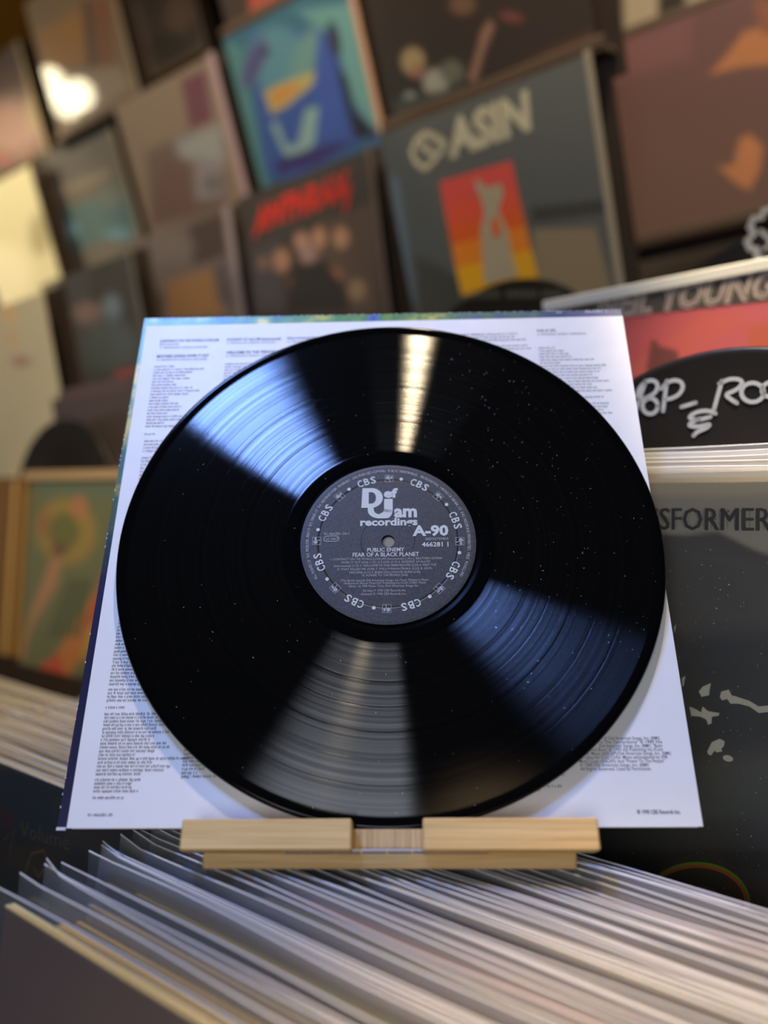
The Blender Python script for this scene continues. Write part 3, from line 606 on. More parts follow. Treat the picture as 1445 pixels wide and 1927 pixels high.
cover('brown photographic cover with dim figures in the top rack row', bl=(258, 166), br=(389, 103), phi=17, base=(78, 60, 48), group=GR, strip=(.010, (110, 92, 84)), shapes=[
    P_([(225, 0), (262, 0), (290, 130), (262, 160)], (110, 90, 80), 14), E_(335, 25, 26, 40, (112, 85, 68), .9), E_(320, 90, 40, 30, (60, 48, 40), .9), E_(375, 60, 20, 20, (66, 54, 42), .9), E_(400, 10, 26, 30, (110, 90, 85), .9)])
tB, MBL = cover('gold and brown cover that mirrors the bright lamp', material=ARTG, bl=(115, 262), br=(249, 168), phi=17, base=(112, 88, 62), group=GR, strip=(.010, (130, 112, 96)), shapes=[
    P_([(72, 60), (160, 10), (165, 118), (90, 135)], (138, 92, 30), 20), P_([(155, 0), (170, 0), (185, 120), (165, 130)], (74, 50, 36), 10), P_([(170, 0), (205, -10), (215, 125), (185, 125)], (112, 66, 38), 14), P_([(90, 140), (225, 125), (249, 165), (110, 262)], (134, 116, 96), 18)])
A = np.array(MBL); q = on(MBL, 130, 172); Q = A[:3, 3] + A[:3, 0] * q[0] + A[:3, 1] * q[1]; v = Q / np.linalg.norm(Q); N_ = A[:3, 2]; v = v - 2 * (v @ N_) * N_
Lp = Q + v * 1.1; print('bulb cluster', Lp)
for k in ((-.03, -.02), (.025, -.03), (.045, .045)): point('bulb', tuple(Lp + np.array([0, k[0], k[1]])), 2.2, (1, .91, .60), .05)
cover('dark cover with a red orange foot above the blue bird cover', bl=(430, 62), br=(655, -32), phi=20, base=(66, 52, 44), group=GR, shapes=[P_([(468, -20), (560, -60), (560, 10), (470, 28)], (175, 72, 48), 10), P_([(590, -60), (680, -80), (680, 20), (590, 20)], (50, 40, 36), 10)])
cover('cream and dark striped cover above the maroon cover', bl=(1128, 88), br=(1470, -45), phi=10, base=(45, 32, 24), group=GR, shapes=[P_([(1170, -40), (1236, -60), (1240, 60), (1176, 80)], (178, 160, 128), 6), P_([(1290, -60), (1420, -60), (1420, 10), (1290, 30)], (178, 160, 128), 6)])
cover('faded pink cover at the left end of the top rack row', bl=(-12, 345), br=(86, 288), phi=17, base=(128, 108, 100), group=GR, strip=(.012, (190, 170, 130)), shapes=[
    P_([(-60, 120), (40, 90), (50, 160), (-60, 200)], (104, 86, 80), 16), E_(20, 240, 60, 50, (190, 150, 138), .9), E_(5, 300, 14, 10, (190, 110, 105), .8), E_(62, 210, 14, 40, (190, 165, 135), .8), E_(50, 320, 16, 40, (165, 125, 105), .8)])
cover('small looking grey and teal cover in the middle rack row', tl=(68, 299), tr=(199, 224), phi=19, base=(98, 92, 84), group=GR, strip=(.010, (140, 125, 105)), shapes=[
    P_([(68, 299), (185, 232), (195, 305), (90, 355)], (90, 86, 80), 10), P_([(95, 362), (205, 318), (212, 330), (98, 375)], (122, 112, 98), 10), P_([(110, 400), (240, 350), (262, 427), (125, 480)], (72, 100, 102), 16), E_(132, 434, 15, 16, (110, 150, 175), .8), E_(225, 440, 26, 12, (85, 125, 140), .8), E_(210, 370, 22, 22, (96, 106, 102), .8)])
cover('dark blue grey cover with a pink and light blue spot in the lower rack row', tl=(75, 537), tr=(237, 470), phi=12, base=(84, 84, 80), group=GR, strip=(.006, (110, 108, 100)), shapes=[
    P_([(60, 540), (105, 520), (120, 720), (70, 720)], (165, 158, 130), 30), P_([(165, 500), (245, 475), (260, 640), (180, 640)], (74, 72, 68), 14), E_(165, 590, 26, 22, (150, 120, 112), .9), E_(210, 580, 18, 26, (120, 140, 152), .9), E_(205, 650, 50, 50, (96, 110, 112), .9)])  # pale strip at the left is lamp glare painted into the colours
cover('cover painted bright cream as lamp glare, left end of the middle rack', tl=(-60, 372), tr=(50, 305), phi=17, base=(215, 205, 160), group=GR, material=ART, shapes=[E_(0, 520, 60, 60, (235, 225, 185), .9), E_(75, 440, 20, 40, (170, 160, 115), .9)])  # cream base and paler ellipse paint the lamp glare
cover('pale cover with painted glare and orange spots, left end of the lower rack row', tl=(-90, 610), tr=(75, 545), phi=10, base=(222, 212, 168), group=GR, shapes=[E_(18, 590, 16, 20, (245, 205, 140), .9), E_(22, 640, 12, 14, (240, 195, 140), .9), E_(40, 680, 20, 10, (200, 150, 130), .9)])  # pale cream base carries on the painted glare; the spots are print

# ---- third tier: pink cover lettered NEIL YOUNG, dark cover at the left
t, M = cover('red pink cover with a black band lettered NEIL YOUNG behind the handwritten divider', tl=(1090, 579), tr=(1905, 430), phi=10, rise=1.5, base=(216, 82, 76), material=ART, k=.9, n_=110, ledge=False, group='covers standing in the right hand bins', shapes=[
    ('g', 1200, 600, 1445, 640, (222, 92, 90), .8), P_([(1170, 700), (1330, 590), (1400, 600), (1330, 650), (1200, 720)], (222, 90, 70), 10), P_([(1400, 620), (1500, 590), (1500, 700), (1430, 700)], (215, 90, 50), 20), P_([(1225, 640), (1235, 640), (1238, 650), (1275, 660), (1280, 700), (1215, 700)], (130, 62, 50), 8)])
b = MB(); b.poly([on(M, *p) for p in [(1088, 577), (1088, 604), (1445, 565), (1905, 515), (1905, 430)]], .0008); b.build('black_band', ink((74, 68, 56)), t)
b = MB(); p0 = on(M, 1120, 600); p1 = on(M, 1455, 558)
b.text('NEIL YOUNG', p0[0], p0[1], .0205, .0011, wd=math.dist(p0, p1), bold=.04, rot=math.atan2(p1[1] - p0[1], p1[0] - p0[0]), shear=.3); b.build('band_lettering', ink((186, 165, 148)), t)
b = MB(); p0 = on(M, 1120, 600); p1 = on(M, 1455, 558)
b.text('NEIL YOUNG', p0[0], p0[1], .0205, .0013, wd=math.dist(p0, p1), bold=-.02, rot=math.atan2(p1[1] - p0[1], p1[0] - p0[0]), shear=.3); b.build('band_lettering_core', ink((112, 98, 84)), t)
b = MB(); b.box(-.035, .32, .0015, .0115, -.004, .003, .001); b.build('plastic_edge', simple('white_plastic_lip', (.75, .72, .60), .25), t)
t, M = cover('dark grey maroon cover standing behind the plain black record divider', D=.800, tl=(95, 738), tr=(240, 703), phi=8, base=(84, 72, 72), ledge=False, group='covers standing in the left hand bins', shapes=[
    P_([(95, 738), (240, 703), (240, 730), (96, 762)], (98, 78, 78), 10), P_([(170, 790), (240, 770), (240, 860), (180, 860)], (70, 58, 50), 14)])
MDK = M

def lp(name, label, apex, D, rad=.150, yaw=YAW, phi=0, rise=0, grp=None):
    """record standing upright in a bin as a section divider; apex = where its top shows"""
    d = D / ((apex[0] - CX) / F * .61 + .79); P = ray(*apex) * d
    M0 = frame(P, yaw, rise, phi); A = np.array(M0); P2 = P - A[:3, 1] * rad; M = frame(P2, yaw, rise, phi)
    t = empty(name, M, label, 'record divider', grp); b = MB(); n_ = 96
    pr = [(.0036, .0012), (rad * .33, .0012), (rad * .335, .0008), (rad * .97, .0008), (rad * .99, .0013), (rad, 0), (rad * .99, -.0013), (.0036, -.001)]
    V = [(r_ * math.cos(2 * math.pi * i / n_), r_ * math.sin(2 * math.pi * i / n_), z) for i in range(n_) for r_, z in pr]; K = len(pr)
    mesh_obj('disc', V, [(i * K + k, i * K + k + 1, ((i + 1) % n_) * K + k + 1, ((i + 1) % n_) * K + k)[::-1] for i in range(n_) for k in range(K - 1)], VINYL_D, t, smooth=True)
    return t, M
VINYL_D = simple('divider_vinyl', (.012, .010, .008), .32, noise=.2, nscale=60)
CHALK = simple('white_paint_marker', (.36, .37, .36), .7)
GD = 'black records used as bin dividers'
t, M = lp('divider_record', 'black record divider hand lettered POP - ROC and an ampersand in white marker', (1368, 655), .565, grp=GD)
def S(*p):
    q = [on(M, 1050 + x / 3.213, 500 + y / 3.213) for x, y in p]
    for _ in range(3 if len(q) > 2 else 0):      # rounded corners of a pen line
        n_ = [q[0]]
        for a, c in zip(q, q[1:]): n_ += [(a[0] * .75 + c[0] * .25, a[1] * .75 + c[1] * .25), (a[0] * .25 + c[0] * .75, a[1] * .25 + c[1] * .75)]
        q = n_ + [q[-1]]
    return q
def EL(cx, cy, rx, ry, a0=0, a1=360, n_=22): return S(*[(cx + rx * math.cos(R(a0 + (a1 - a0) * i / (n_ - 1))), cy + ry * math.sin(R(a0 + (a1 - a0) * i / (n_ - 1)))) for i in range(n_)])
b = MB(); W_ = .0027; z_ = .0017
b.stroke(S((470, 905), (488, 830), (520, 745), (535, 700)), W_, z_); b.stroke(S((480, 790), (500, 730), (560, 690), (605, 705), (608, 750), (570, 790), (490, 815)), W_, z_)
b.stroke(EL(562, 850, 46, 48), W_, z_, closed=False); b.stroke(S((640, 880), (650, 800), (662, 700)), W_, z_)
b.stroke(S((630, 745), (680, 695), (740, 695), (765, 730), (740, 780), (690, 805), (655, 810)), W_, z_); b.stroke(S((752, 855), (835, 830)), W_, z_)
b.stroke(S((948, 868), (972, 780), (995, 700)), W_, z_); b.stroke(S((980, 715), (1040, 685), (1105, 688), (1122, 715), (1080, 755), (1012, 780), (1050, 810), (1085, 832)), W_, z_)
b.stroke(EL(1180, 768, 68, 58), W_, z_); b.stroke(S((1330, 700), (1275, 705), (1235, 735), (1240, 780), (1290, 800), (1350, 780)), W_, z_)
b.stroke(S((1420, 650), (1415, 800)), W_, z_); b.stroke(S((1500, 660), (1420, 730), (1510, 800)), W_, z_)
b.stroke(S((955, 895), (920, 878), (860, 880), (805, 905), (800, 925), (850, 935), (925, 915)), W_, z_); b.stroke(S((860, 925), (800, 955), (800, 972), (860, 975), (930, 955), (900, 985), (845, 1005), (825, 1028)), W_, z_)
b.build('marker_handwriting', CHALK, t)
t, M = lp('divider_record', 'black record divider with faint marker writing under the ASIN cover', (958, 527), .86, grp=GD)
b = MB(); z_ = .0017
rnd = random.Random(4)
for x0, x1 in ((885, 940), (955, 1008), (1022, 1062)):
    x = x0
    while x < x1: b.stroke([on(M, x, 562 - (x - 885) * .02), on(M, x + 2, 545), on(M, x + 6, 558)], .0016, z_); x += 10
b.build('marker_handwriting', ink((96, 96, 90)), t)
t, M = lp('divider_record', 'black record divider with a white painted cloud outline below the maroon cover', (1478, 425), .84, grp=GD)
b = MB(); pts = [(1412, 428), (1420, 440), (1406, 455), (1412, 468), (1425, 470), (1424, 484), (1445, 496), (1475, 495), (1490, 460), (1480, 420), (1455, 392), (1437, 398), (1434, 410), (1418, 412)]
b.stroke([on(M, *p) for p in pts], .0065, .0017, closed=True); b.stroke([on(M, 1432, 435), on(M, 1452, 455), on(M, 1440, 470)], .004, .0017); b.build('marker_drawing', CHALK, t)
t, M = lp('divider_record', 'plain black record divider in front of the dark grey maroon cover', (118, 788), .787, grp=GD)

# ------------------------------------------------------------------ sleeved records
def wavy_film(name, parent, wd, ht, seed, material, z=.001, amp=.0012, lip=0.0, nx=22, nz=8, seam=True, fold=0):
    rnd = random.Random(seed); ph = [rnd.uniform(0, 6.28) for _ in range(4)]; fr = [rnd.uniform(8, 16), rnd.uniform(20, 40)]
    ysv = [-ht] + [-.06, -.03] + [-.018 + .018 * i / (nz - 3) for i in range(nz - 2)]
    V = []; ed = []
    for j, y in enumerate(ysv):
        k = max(0, 1 + y / .05) ** 1.5
        for i in range(nx):
            x = wd * i / (nx - 1); q = amp * (math.sin(fr[0] * x + ph[0]) + .5 * math.sin(fr[1] * x + ph[1])) * k
            yy = y + k * .0006 * math.sin(fr[1] * x + ph[2]) + (lip * math.exp(-x / .006) if j == len(ysv) - 1 else 0)
            zz = z + q + fold * math.sin(y * 900 + ph[3] + 5 * x) * k - (.003 * math.exp(-x / .008) * k * math.sin(ph[2]))
            V.append((x, yy, zz))
            if j == len(ysv) - 1: ed.append((x, yy, zz))
    f = [(j * nx + i, j * nx + i + 1, (j + 1) * nx + i + 1, (j + 1) * nx + i) for j in range(len(ysv) - 1) for i in range(nx - 1)]
    o = mesh_obj(name, V, f, material, parent, smooth=True)
    if seam:
        r_ = .00030; V = []; 
        for (x, y, zz) in ed: V += [(x, y + r_, zz), (x, y - r_ * 1.4, zz + r_), (x, y - r_ * 1.4, zz - r_)]
        n_ = len(ed); f = [(i * 3 + k, i * 3 + (k + 1) % 3, (i + 1) * 3 + (k + 1) % 3, (i + 1) * 3 + k) for i in range(n_ - 1) for k in range(3)]
        mesh_obj('welded_seam', V, f, SEAM, o, smooth=True)
    return o
def sleeved(label, M, card, face, seed, cx=.006, cw=.312, drop=.010, thick=.0035, film=FILM, group=None, wd=.325, double=False, lip=.003, amp=.0010, fold=0, edge2=None):
    t = empty('sleeved_record', M, label, 'record', group)
    b = MB(); b.box(cx, cx + cw, -.322, -drop, -thick, -.0003, .0003); b.build('sleeve_card', [face], t)
    b = MB(); 
    n_ = 24
    for (z0, z1) in ([(-thick, -thick * .55), (-thick * .45, -.0002)] if double else [(-thick, -.0002)]):
        b.box(cx - .0004, cx + cw + .0004, -drop - .0004, -drop + .0006, z0, z1, .0002)
    b.build('card_top_edge', card, t)
    wavy_film('plastic_front', t, wd, .325, seed, film, z=.0006, amp=amp, lip=lip, fold=fold)
    return t
mats = {}
def edge(c):
    if c not in mats: mats[c] = simple('card_edge', rgb(c), .6, noise=.15, nscale=400)
    return mats[c]
# front bin: left upper corners of the films as they recede
H0 = -.1650; d0 = H0 / (-(1664 - CY) / F); P0 = ray(5, 1664) * d0; BACK = np.array([.61, .79, 0]) / math.hypot(.61, .79)
xs = [5, 42, 80, 96, 126, 178, 187, 198, 207, 234, 259]
def sbin(x):      # distance back along the bin at which a left corner shows at pixel x
    k = (x - CX) / F; return (k * P0[1] - P0[0]) / (BACK[0] - k * BACK[1])
ds = [sbin(x) for x in xs]; last = ds[-1]; rnd = random.Random(21); dist = list(ds)
while last < .198: last += rnd.uniform(.0040, .0066); dist.append(last)
desc = [('frontmost dark brown sleeve of the near bin with cream double card edge', (232, 210, 150), (92, 62, 42), 1), ('sleeve with a golden yellow card edge behind the frontmost brown one', (232, 196, 110), (70, 52, 36), 0),
        ('blue grey film with sunken dark card, third from the front of the near bin', (74, 66, 62), (60, 58, 62), 0), ('film with curled left corner and thin yellow card edge', (226, 190, 90), (150, 140, 120), 0),
        ('wide pale film over a cream card, curling at its left tip', (196, 176, 130), (160, 150, 128), 0), ('lilac grey film behind the curled one in the near bin', (112, 110, 112), (90, 88, 96), 0),
        ('film with an olive yellow card patch near the left of the bin', (170, 160, 90), (120, 118, 84), 0), ('thin dark film close behind the olive card', (64, 62, 64), (60, 58, 62), 0),
        ('thin dark film with navy card near the left bin corners', (50, 52, 70), (48, 50, 66), 0), ('film over a brown mottled card lettered along its top', (150, 128, 96), (172, 152, 116), 0), ('film with a navy blue card beneath the easel', (60, 64, 96), (44, 48, 80), 0)]
pal = [('pale cream', (214, 198, 160)), ('slate blue', (88, 92, 116)), ('mauve grey', (150, 138, 138)), ('muted red', (176, 86, 74)), ('ivory', (220, 208, 180)), ('navy', (52, 54, 84)), ('pinkish tan', (186, 150, 134)), ('silver grey', (140, 140, 140)), ('olive grey', (128, 124, 104))]
GF = 'sleeved records filing back through the near bin'
rnd = random.Random(8); FMS = []
for i, D in enumerate(dist):
    P = P0 + BACK * D; P = P + np.array([0, 0, rnd.uniform(-.0012, .0012)])
    if i == 0: P = P0
    if i > 10: P += np.array([.79, -.61, 0]) * rnd.uniform(-.004, .004)
    M = frame(P, 37.7, -1.6, -7 + rnd.uniform(-.15, .15)); FMS.append(M)
    if i < len(desc): lb, ce, fc, dbl = desc[i]
    else:
        nm, c_ = pal[(i * 4) % len(pal)]; lb = '%s sleeve in clear film, %s behind the easel foot in the near bin' % (nm, ['first', 'second', 'third', 'fourth', 'fifth', 'sixth', 'seventh', 'eighth', 'ninth', 'tenth', 'eleventh', 'twelfth', 'thirteenth', 'fourteenth', 'fifteenth', 'sixteenth', 'seventeenth', 'eighteenth', 'nineteenth', 'twentieth', 'next', 'next', 'last'][min(i - len(desc), 22)]); ce = c_; fc = tuple(int(x * .85) for x in c_); dbl = 0
    lb = lb[0].lower() + lb[1:]
    cx = [.004, .030, .02, .024, .020, .012, .03, .006, .006, .02, .006][i] if i < 11 else rnd.uniform(.004, .03)
    drop = [.0085, .013, .020, .018, .014, .012, .013, .012, .010, .012, .009][i] if i < 11 else rnd.uniform(.004, .010)
    film = FILM if i < 4 else (FILM_HAZY if i % 3 == 0 else FILM)
    sleeved(lb, M, edge(ce), simple('sleeve_front', rgb(fc), .5, noise=.25, nscale=18), 100 + i, cx=cx, cw=.318 - cx, drop=drop, thick=.0045 if i in (0, 1) else .0026, film=film, group=GF, double=bool(dbl), lip=rnd.uniform(.001, .0045))
print('sleeves in near bin', len(dist), 'depth', dist[-1])
# row behind: the cover lettered TRANSFORMER in its film, then taller films behind it
d = .505 / ((1300 - CX) / F * .61 + .79); PT = ray(1300, 890) * d; X0 = np.array([math.cos(R(37.6)), -math.sin(R(37.6)), 0])
PT = PT - X0 * .25
MT = frame(PT, 37.6, 0, -2)
t = empty('album_cover', MT, 'black and gold speckled cover lettered TRANSFORMER standing in film at the right', 'album cover', 'covers standing in the right hand bins')
b = MB(); b.box(0, .315, -.315, 0, -.004, 0, .0005); b.build('sleeve_card', CARD, t)
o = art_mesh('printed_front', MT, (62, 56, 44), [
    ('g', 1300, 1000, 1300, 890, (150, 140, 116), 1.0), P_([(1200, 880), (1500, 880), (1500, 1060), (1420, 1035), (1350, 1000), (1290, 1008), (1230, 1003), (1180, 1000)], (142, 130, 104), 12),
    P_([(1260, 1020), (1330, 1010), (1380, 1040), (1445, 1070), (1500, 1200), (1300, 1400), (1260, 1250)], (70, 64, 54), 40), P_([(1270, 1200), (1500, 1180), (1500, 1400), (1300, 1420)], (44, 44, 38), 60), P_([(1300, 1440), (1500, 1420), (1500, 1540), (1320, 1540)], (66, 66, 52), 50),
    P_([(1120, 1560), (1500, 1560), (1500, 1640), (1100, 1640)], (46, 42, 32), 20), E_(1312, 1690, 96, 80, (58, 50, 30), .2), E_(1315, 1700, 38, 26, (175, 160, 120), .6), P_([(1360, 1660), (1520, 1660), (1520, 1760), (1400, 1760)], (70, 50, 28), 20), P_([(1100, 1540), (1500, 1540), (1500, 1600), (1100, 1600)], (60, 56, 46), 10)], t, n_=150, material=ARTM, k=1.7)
b = MB(); p0 = on(MT, 1208, 996); p1 = on(MT, 1452, 997); full = math.dist(p0, p1)
zz = .0009; Wt = full
[b.text('NSFORMER', p0[0] + q_, p0[1], .0132, zz, wd=Wt, bold=0) for q_ in (-.0004, 0, .0004)]
b.text('TRA', p0[0] - .001, p0[1], .0132, zz, bold=0, align='R', wd=.042)
for k in (-1, 1): b.text('NSFORMER', p0[0] + k * .0022, p0[1], .0132, zz - .0001, wd=Wt, bold=-.042)
b.build('title_lettering', ink((62, 54, 44)), t)
b = MB()
marks = [[(750, 570), (770, 545), (815, 525), (808, 560), (805, 590), (765, 598)], [(862, 600), (870, 570), (910, 560), (925, 590), (960, 600), (1020, 620), (1070, 650), (1119, 645), (1160, 640), (1160, 675), (1119, 680), (1070, 685), (1020, 650), (960, 635), (920, 635), (900, 610), (875, 618)],
         [(700, 650), (735, 665), (762, 682), (770, 650), (800, 675), (860, 685), (855, 700), (820, 705), (818, 740), (800, 748), (790, 720), (760, 705), (710, 700)], [(795, 890), (820, 840), (860, 822), (888, 835), (885, 860), (870, 875), (875, 890), (845, 895), (835, 885), (815, 912), (800, 905)], [(660, 500), (678, 485), (670, 540), (662, 545)], [(618, 230), (630, 210), (622, 260)]]
for q in marks: b.poly([on(MT, 1050 + x / 2.833, 1100 + y / 2.833, .0009) for x, y in q][::-1], .0009)
p = on(MT, 1050 + 908 / 2.833, 1100 + 925 / 2.833); b.disc(p[0], p[1], .0028, .0018, .0009)
b.build('cream_face_marks', ink((222, 212, 180)), t)
def ringpx(cx, cy, rx, ry, wpx, m, z):
    n_ = 64; o_ = [on(MT, cx + rx * math.cos(2 * math.pi * i / n_), cy + ry * math.sin(2 * math.pi * i / n_), z) for i in range(n_)]; i_ = [on(MT, cx + (rx - wpx) * math.cos(2 * math.pi * i / n_), cy + (ry - wpx) * math.sin(2 * math.pi * i / n_), z) for i in range(n_)]
    b.add([(x, y, z) for x, y in o_ + i_], [(i, (i + 1) % n_, n_ + (i + 1) % n_, n_ + i)[::-1] for i in range(n_)], m)
b = MB(); ringpx(1311, 1700, 101, 78, 5, 0, .0009); ringpx(1311, 1700, 96, 73, 6, 1, .00095); o = b.build('sticker_ring', [ink((130, 185, 30)), ink((240, 105, 30))], t); o['label'] = 'green and orange oval ring'
wavy_film('plastic_front', t, .325, .325, 5, FILM_CRISP, z=.002, amp=.0003, seam=False)
b = MB(); rnd = random.Random(9)
for k in range(700):
    x = rnd.uniform(.16, .315); y = rnd.uniform(-.30, -.045); s_ = rnd.uniform(.00012, .0004); t_ = rnd.uniform(0, 3.14); dx, dy = math.cos(t_) * s_ * rnd.uniform(.6, 1.8), math.sin(t_) * s_
    b.add([(x - dx, y - dy, .0031), (x + dy * .6, y - dx * .6, .0031), (x + dx, y + dy, .0031), (x - dy * .6, y + dx * .6, .0031)], [(0, 1, 2, 3)])
tag(b.build('dust_specks', simple('film_dust', (.30, .28, .22), .9), t), kind='stuff')
LIPM = plastic('bright_film_flap', .55, .20, (.9, .9, .85))
GB = 'film flaps stacked behind the TRANSFORMER cover'
for i, (dd, up, lb) in enumerate([(.006, .0045, 'first'), (.011, .0080, 'second'), (.016, .0105, 'third'), (.021, .0135, 'fourth'), (.026, .0165, 'fifth')]):
    M = frame(PT + BACK * dd + np.array([0, 0, up]) - X0 * .004 * i, 37.6 - (i - 2) * .06, (i - 2) * .12, -2)
    t = empty('sleeved_record', M, 'cream film flap of the %s record behind the TRANSFORMER cover' % lb, 'record', GB)
    b = MB(); b.box(.005, .318, -.322, -.0100, -.0030, -.0004, .0003); b.build('sleeve_card', [edge((220, 205, 160))], t)
    wavy_film('plastic_front', t, .325, .325, 40 + i, LIPM, z=.0010, amp=.0006, fold=.0005, nz=16)

# left bin: dark cover with painted lettering, beige film tops behind it
d = .300 / ((60 - CX) / F * .61 + .79); PV = ray(60, 1446) * d; PV = PV - X0 * .16
MV = frame(PV, 37.6, -1.6, -5)
t = empty('album_cover', MV, 'dark blue green cover with faint painted lettering at the lower left in film', 'album cover', 'covers standing in the left hand bins')
b = MB(); b.box(0, .315, -.315, 0, -.004, 0, .0005); b.build('sleeve_card', CARD, t)
art_mesh('printed_front', MV, (40, 40, 38), [P_([(-100, 1430), (40, 1440), (120, 1500), (100, 1600), (40, 1560), (-100, 1540)], (38, 50, 58), 40), E_(60, 1620, 60, 30, (62, 48, 22), .9), E_(10, 1540, 16, 20, (66, 34, 28), .8), P_([(100, 1500), (330, 1560), (330, 1620), (120, 1600)], (62, 56, 46), 30), E_(20, 1440, 50, 12, (66, 56, 48), .8)], t, n_=80, material=ARTM)
b = MB(); p0 = on(MV, 40, 1572); p1 = on(MV, 132, 1600); b.text('Volume', p0[0], p0[1], .010, .0009, wd=math.dist(p0, p1), bold=-.015, rot=math.atan2(p1[1] - p0[1], p1[0] - p0[0]))
b.stroke([on(MV, *q) for q in [(50, 1640), (62, 1605), (85, 1600), (92, 1625), (75, 1650), (66, 1632)]], .0012, .0009); b.stroke([on(MV, *q) for q in [(10, 1580), (30, 1560), (20, 1610)]], .001, .0009)
b.build('painted_lettering', ink((112, 92, 60)), t)
wavy_film('plastic_front', t, .325, .325, 6, FILM_CRISP, z=.002, amp=.0003, seam=False)
GL = 'sleeved records filing back through the left bin'; rnd = random.Random(31)
for i in range(16):
    M = frame(PV + BACK * (.008 + i * .0095) - X0 * rnd.uniform(-.004, .01), 37.6, -1.6, -5 + rnd.uniform(-.2, .2))
    nm, c_ = [('cream', (222, 205, 150)), ('beige', (196, 176, 128)), ('pale yellow', (230, 214, 160)), ('tan', (160, 138, 96))][i % 4]
    t = empty('sleeved_record', M, '%s edged sleeve in the left bin, %s behind its dark front cover' % (nm, ['first', 'second', 'third', 'fourth', 'fifth', 'sixth', 'seventh', 'eighth', 'ninth', 'tenth', 'eleventh', 'twelfth', 'thirteenth', 'fourteenth', 'fifteenth', 'sixteenth'][i]), 'record', GL)
    b = MB(); b.box(.003, .318, -.322, -.004, -.0055, -.0004, .0003); b.build('sleeve_card', [edge(c_)], t)
    wavy_film('plastic_front', t, .325, .325, 60 + i, FILM_HAZY, z=.0010, amp=.0008)

for i in range(14):
    M = frame(PV - X0 * .345 + BACK * (.02 + i * .0105) - X0 * rnd.uniform(-.004, .006), 37.6, -1.6, -5 + rnd.uniform(-.2, .2))
    nm, c_ = [('ivory', (230, 214, 160)), ('sand', (190, 165, 112)), ('straw', (226, 200, 136)), ('brown', (130, 108, 74))][i % 4]
    t = empty('sleeved_record', M, '%s edged blurred sleeve at the left frame edge, %s from the camera' % (nm, ['first', 'second', 'third', 'fourth', 'fifth', 'sixth', 'seventh', 'eighth', 'ninth', 'tenth', 'eleventh', 'twelfth', 'thirteenth', 'fourteenth'][i]), 'record', 'blurred sleeves at the left frame edge')
    b = MB(); b.box(.003, .318, -.322, -.004, -.0065, -.0004, .0003); b.build('sleeve_card', [edge(c_)], t)
    wavy_film('plastic_front', t, .325, .325, 80 + i, FILM_HAZY, z=.0010, amp=.0008)
# winged figure cover in the far left bin with gold record spines beside it
t, M = cover('green cover painted with a yellow winged figure and red orange stripe', D=.775, tl=(58, 905), tr=(243, 900), phi=-3, rise=-1, base=(104, 108, 72), ledge=False, n_=80, group='covers standing in the left hand bins', shapes=[
    P_([(58, 905), (243, 900), (243, 940), (80, 935)], (96, 110, 84), 16), E_(125, 1000, 55, 62, (150, 125, 52), .5, -10), E_(120, 1000, 30, 36, (105, 105, 52), .5), E_(150, 955, 14, 22, (172, 112, 68), .8), E_(82, 985, 10, 24, (150, 100, 52), .8), E_(112, 1035, 14, 12, (112, 74, 62), .8),
    P_([(95, 1055), (118, 1050), (108, 1100), (60, 1180), (40, 1250), (30, 1240), (62, 1140)], (165, 120, 78), 12), P_([(200, 1080), (196, 1160), (120, 1290), (60, 1320), (80, 1270), (150, 1160)], (182, 110, 42), 8), P_([(200, 1060), (215, 1100), (190, 1190), (160, 1180), (185, 1110)], (176, 66, 40), 10), P_([(60, 1265), (110, 1230), (130, 1290), (60, 1330)], (190, 70, 36), 12), P_([(165, 1185), (195, 1150), (200, 1200), (150, 1250)], (170, 140, 50), 10)] +
    [P_([(130 + 9 * i, 1090), (136 + 9 * i, 1090), (96 + 14 * i, 1200), (88 + 14 * i, 1200)], (78, 84, 54), 5) for i in range(5)] + [P_([(210, 1180), (243, 1180), (243, 1300), (140, 1300), (170, 1260)], (34, 28, 22), 10)])
b = MB(); b.box(-.02, .32, .001, .016, -.006, .004, .001); b.build('plastic_edge', simple('beige_film_top', rgb((176, 150, 112)), .35), t)
A = np.array(M); rnd = random.Random(2); GS = 'record spines beside the winged figure cover'
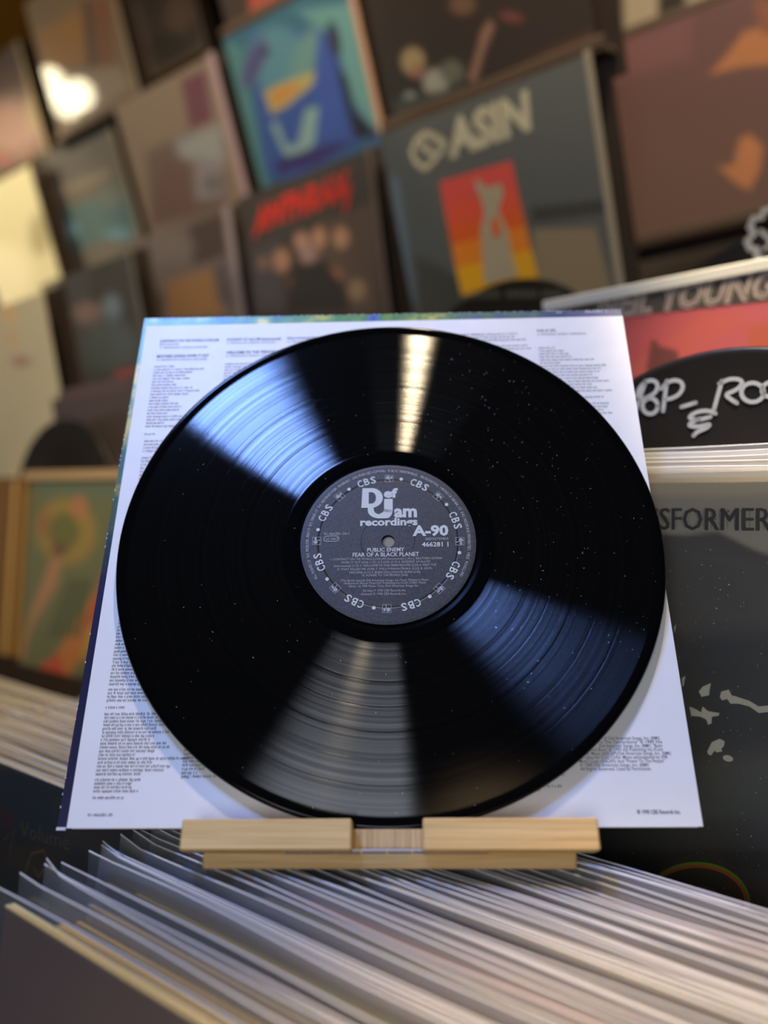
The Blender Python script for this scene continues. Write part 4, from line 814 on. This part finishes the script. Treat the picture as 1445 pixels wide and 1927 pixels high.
for i in range(9):
    P = A[:3, 3] - A[:3, 0] * (.018 + .016 * i) + np.array([0, 0, .004])
    Ms = frame(P, YAW, -1, -3); c_ = [(150, 112, 52), (96, 66, 34), (186, 148, 80), (120, 84, 40), (70, 48, 28)][i % 5]
    b = MB(); b.box(-.006, .006, -.31, rnd.uniform(-.003, .004), -.28, .003, .001)
    o = b.build('record_spine', simple('spine_print', rgb(c_), .4)); o.matrix_world = Ms
    tag(o, '%s record spine, %s to the left of the winged figure cover' % (['gold brown', 'dark brown', 'pale gold', 'ochre', 'umber'][i % 5], ['first', 'second', 'third', 'fourth', 'fifth', 'sixth', 'seventh', 'eighth', 'ninth'][i]), 'record', GS)
# red cover edge seen left of the white sleeve, white cover at the frame edge
cover('red and maroon cover peeping out left of the white lyric sheet', D=.83, tl=(214, 700), tr=(400, 655), phi=5, base=(112, 52, 50), ledge=False, group='covers standing in the left hand bins', shapes=[P_([(214, 690), (300, 690), (300, 760), (220, 760)], (150, 60, 54), 20)])

# ------------------------------------------------------------------ wooden bins that carry the sleeves
def bin_box(label, M, x0, x1, zf, zb, top, bottom):
    """front and side boards of a crate around a stack; zf/zb = front/back of the stack in the sheet's own frame"""
    t = empty('record_bin', M, label, 'bin'); th = .012
    for nm, a in (('front_board', (x0 - th, x1 + th, bottom, top, zf, zf + th)), ('back_board', (x0 - th, x1 + th, bottom, top, zb - th, zb)), ('side_board', (x0 - th, x0, bottom, top, zb, zf)), ('side_board', (x1, x1 + th, bottom, top, zb, zf)), ('bottom_board', (x0 - th, x1 + th, bottom - th, bottom, zb - th, zf + th))):
        b = MB(); b.box(*a, .001); b.build(nm, LEDGE, t)
MB0 = frame(P0, 37.7, 0, 0)
bin_box('low brown wooden bin holding the near sleeved records', MB0, -.012, .335, .052, -.212, -.20, -.345)
MB1 = frame(PT, 37.6, 0, 0)
bin_box('brown wooden bin holding the TRANSFORMER cover and dividers', MB1, -.012, .345, .0145, -.085, -.305, -.333)
MB2 = frame(PV, 37.6, 0, 0)
bin_box('brown wooden bin under the dark lettered cover at the left', MB2, -.012, .335, .040, -.20, -.20, -.345)
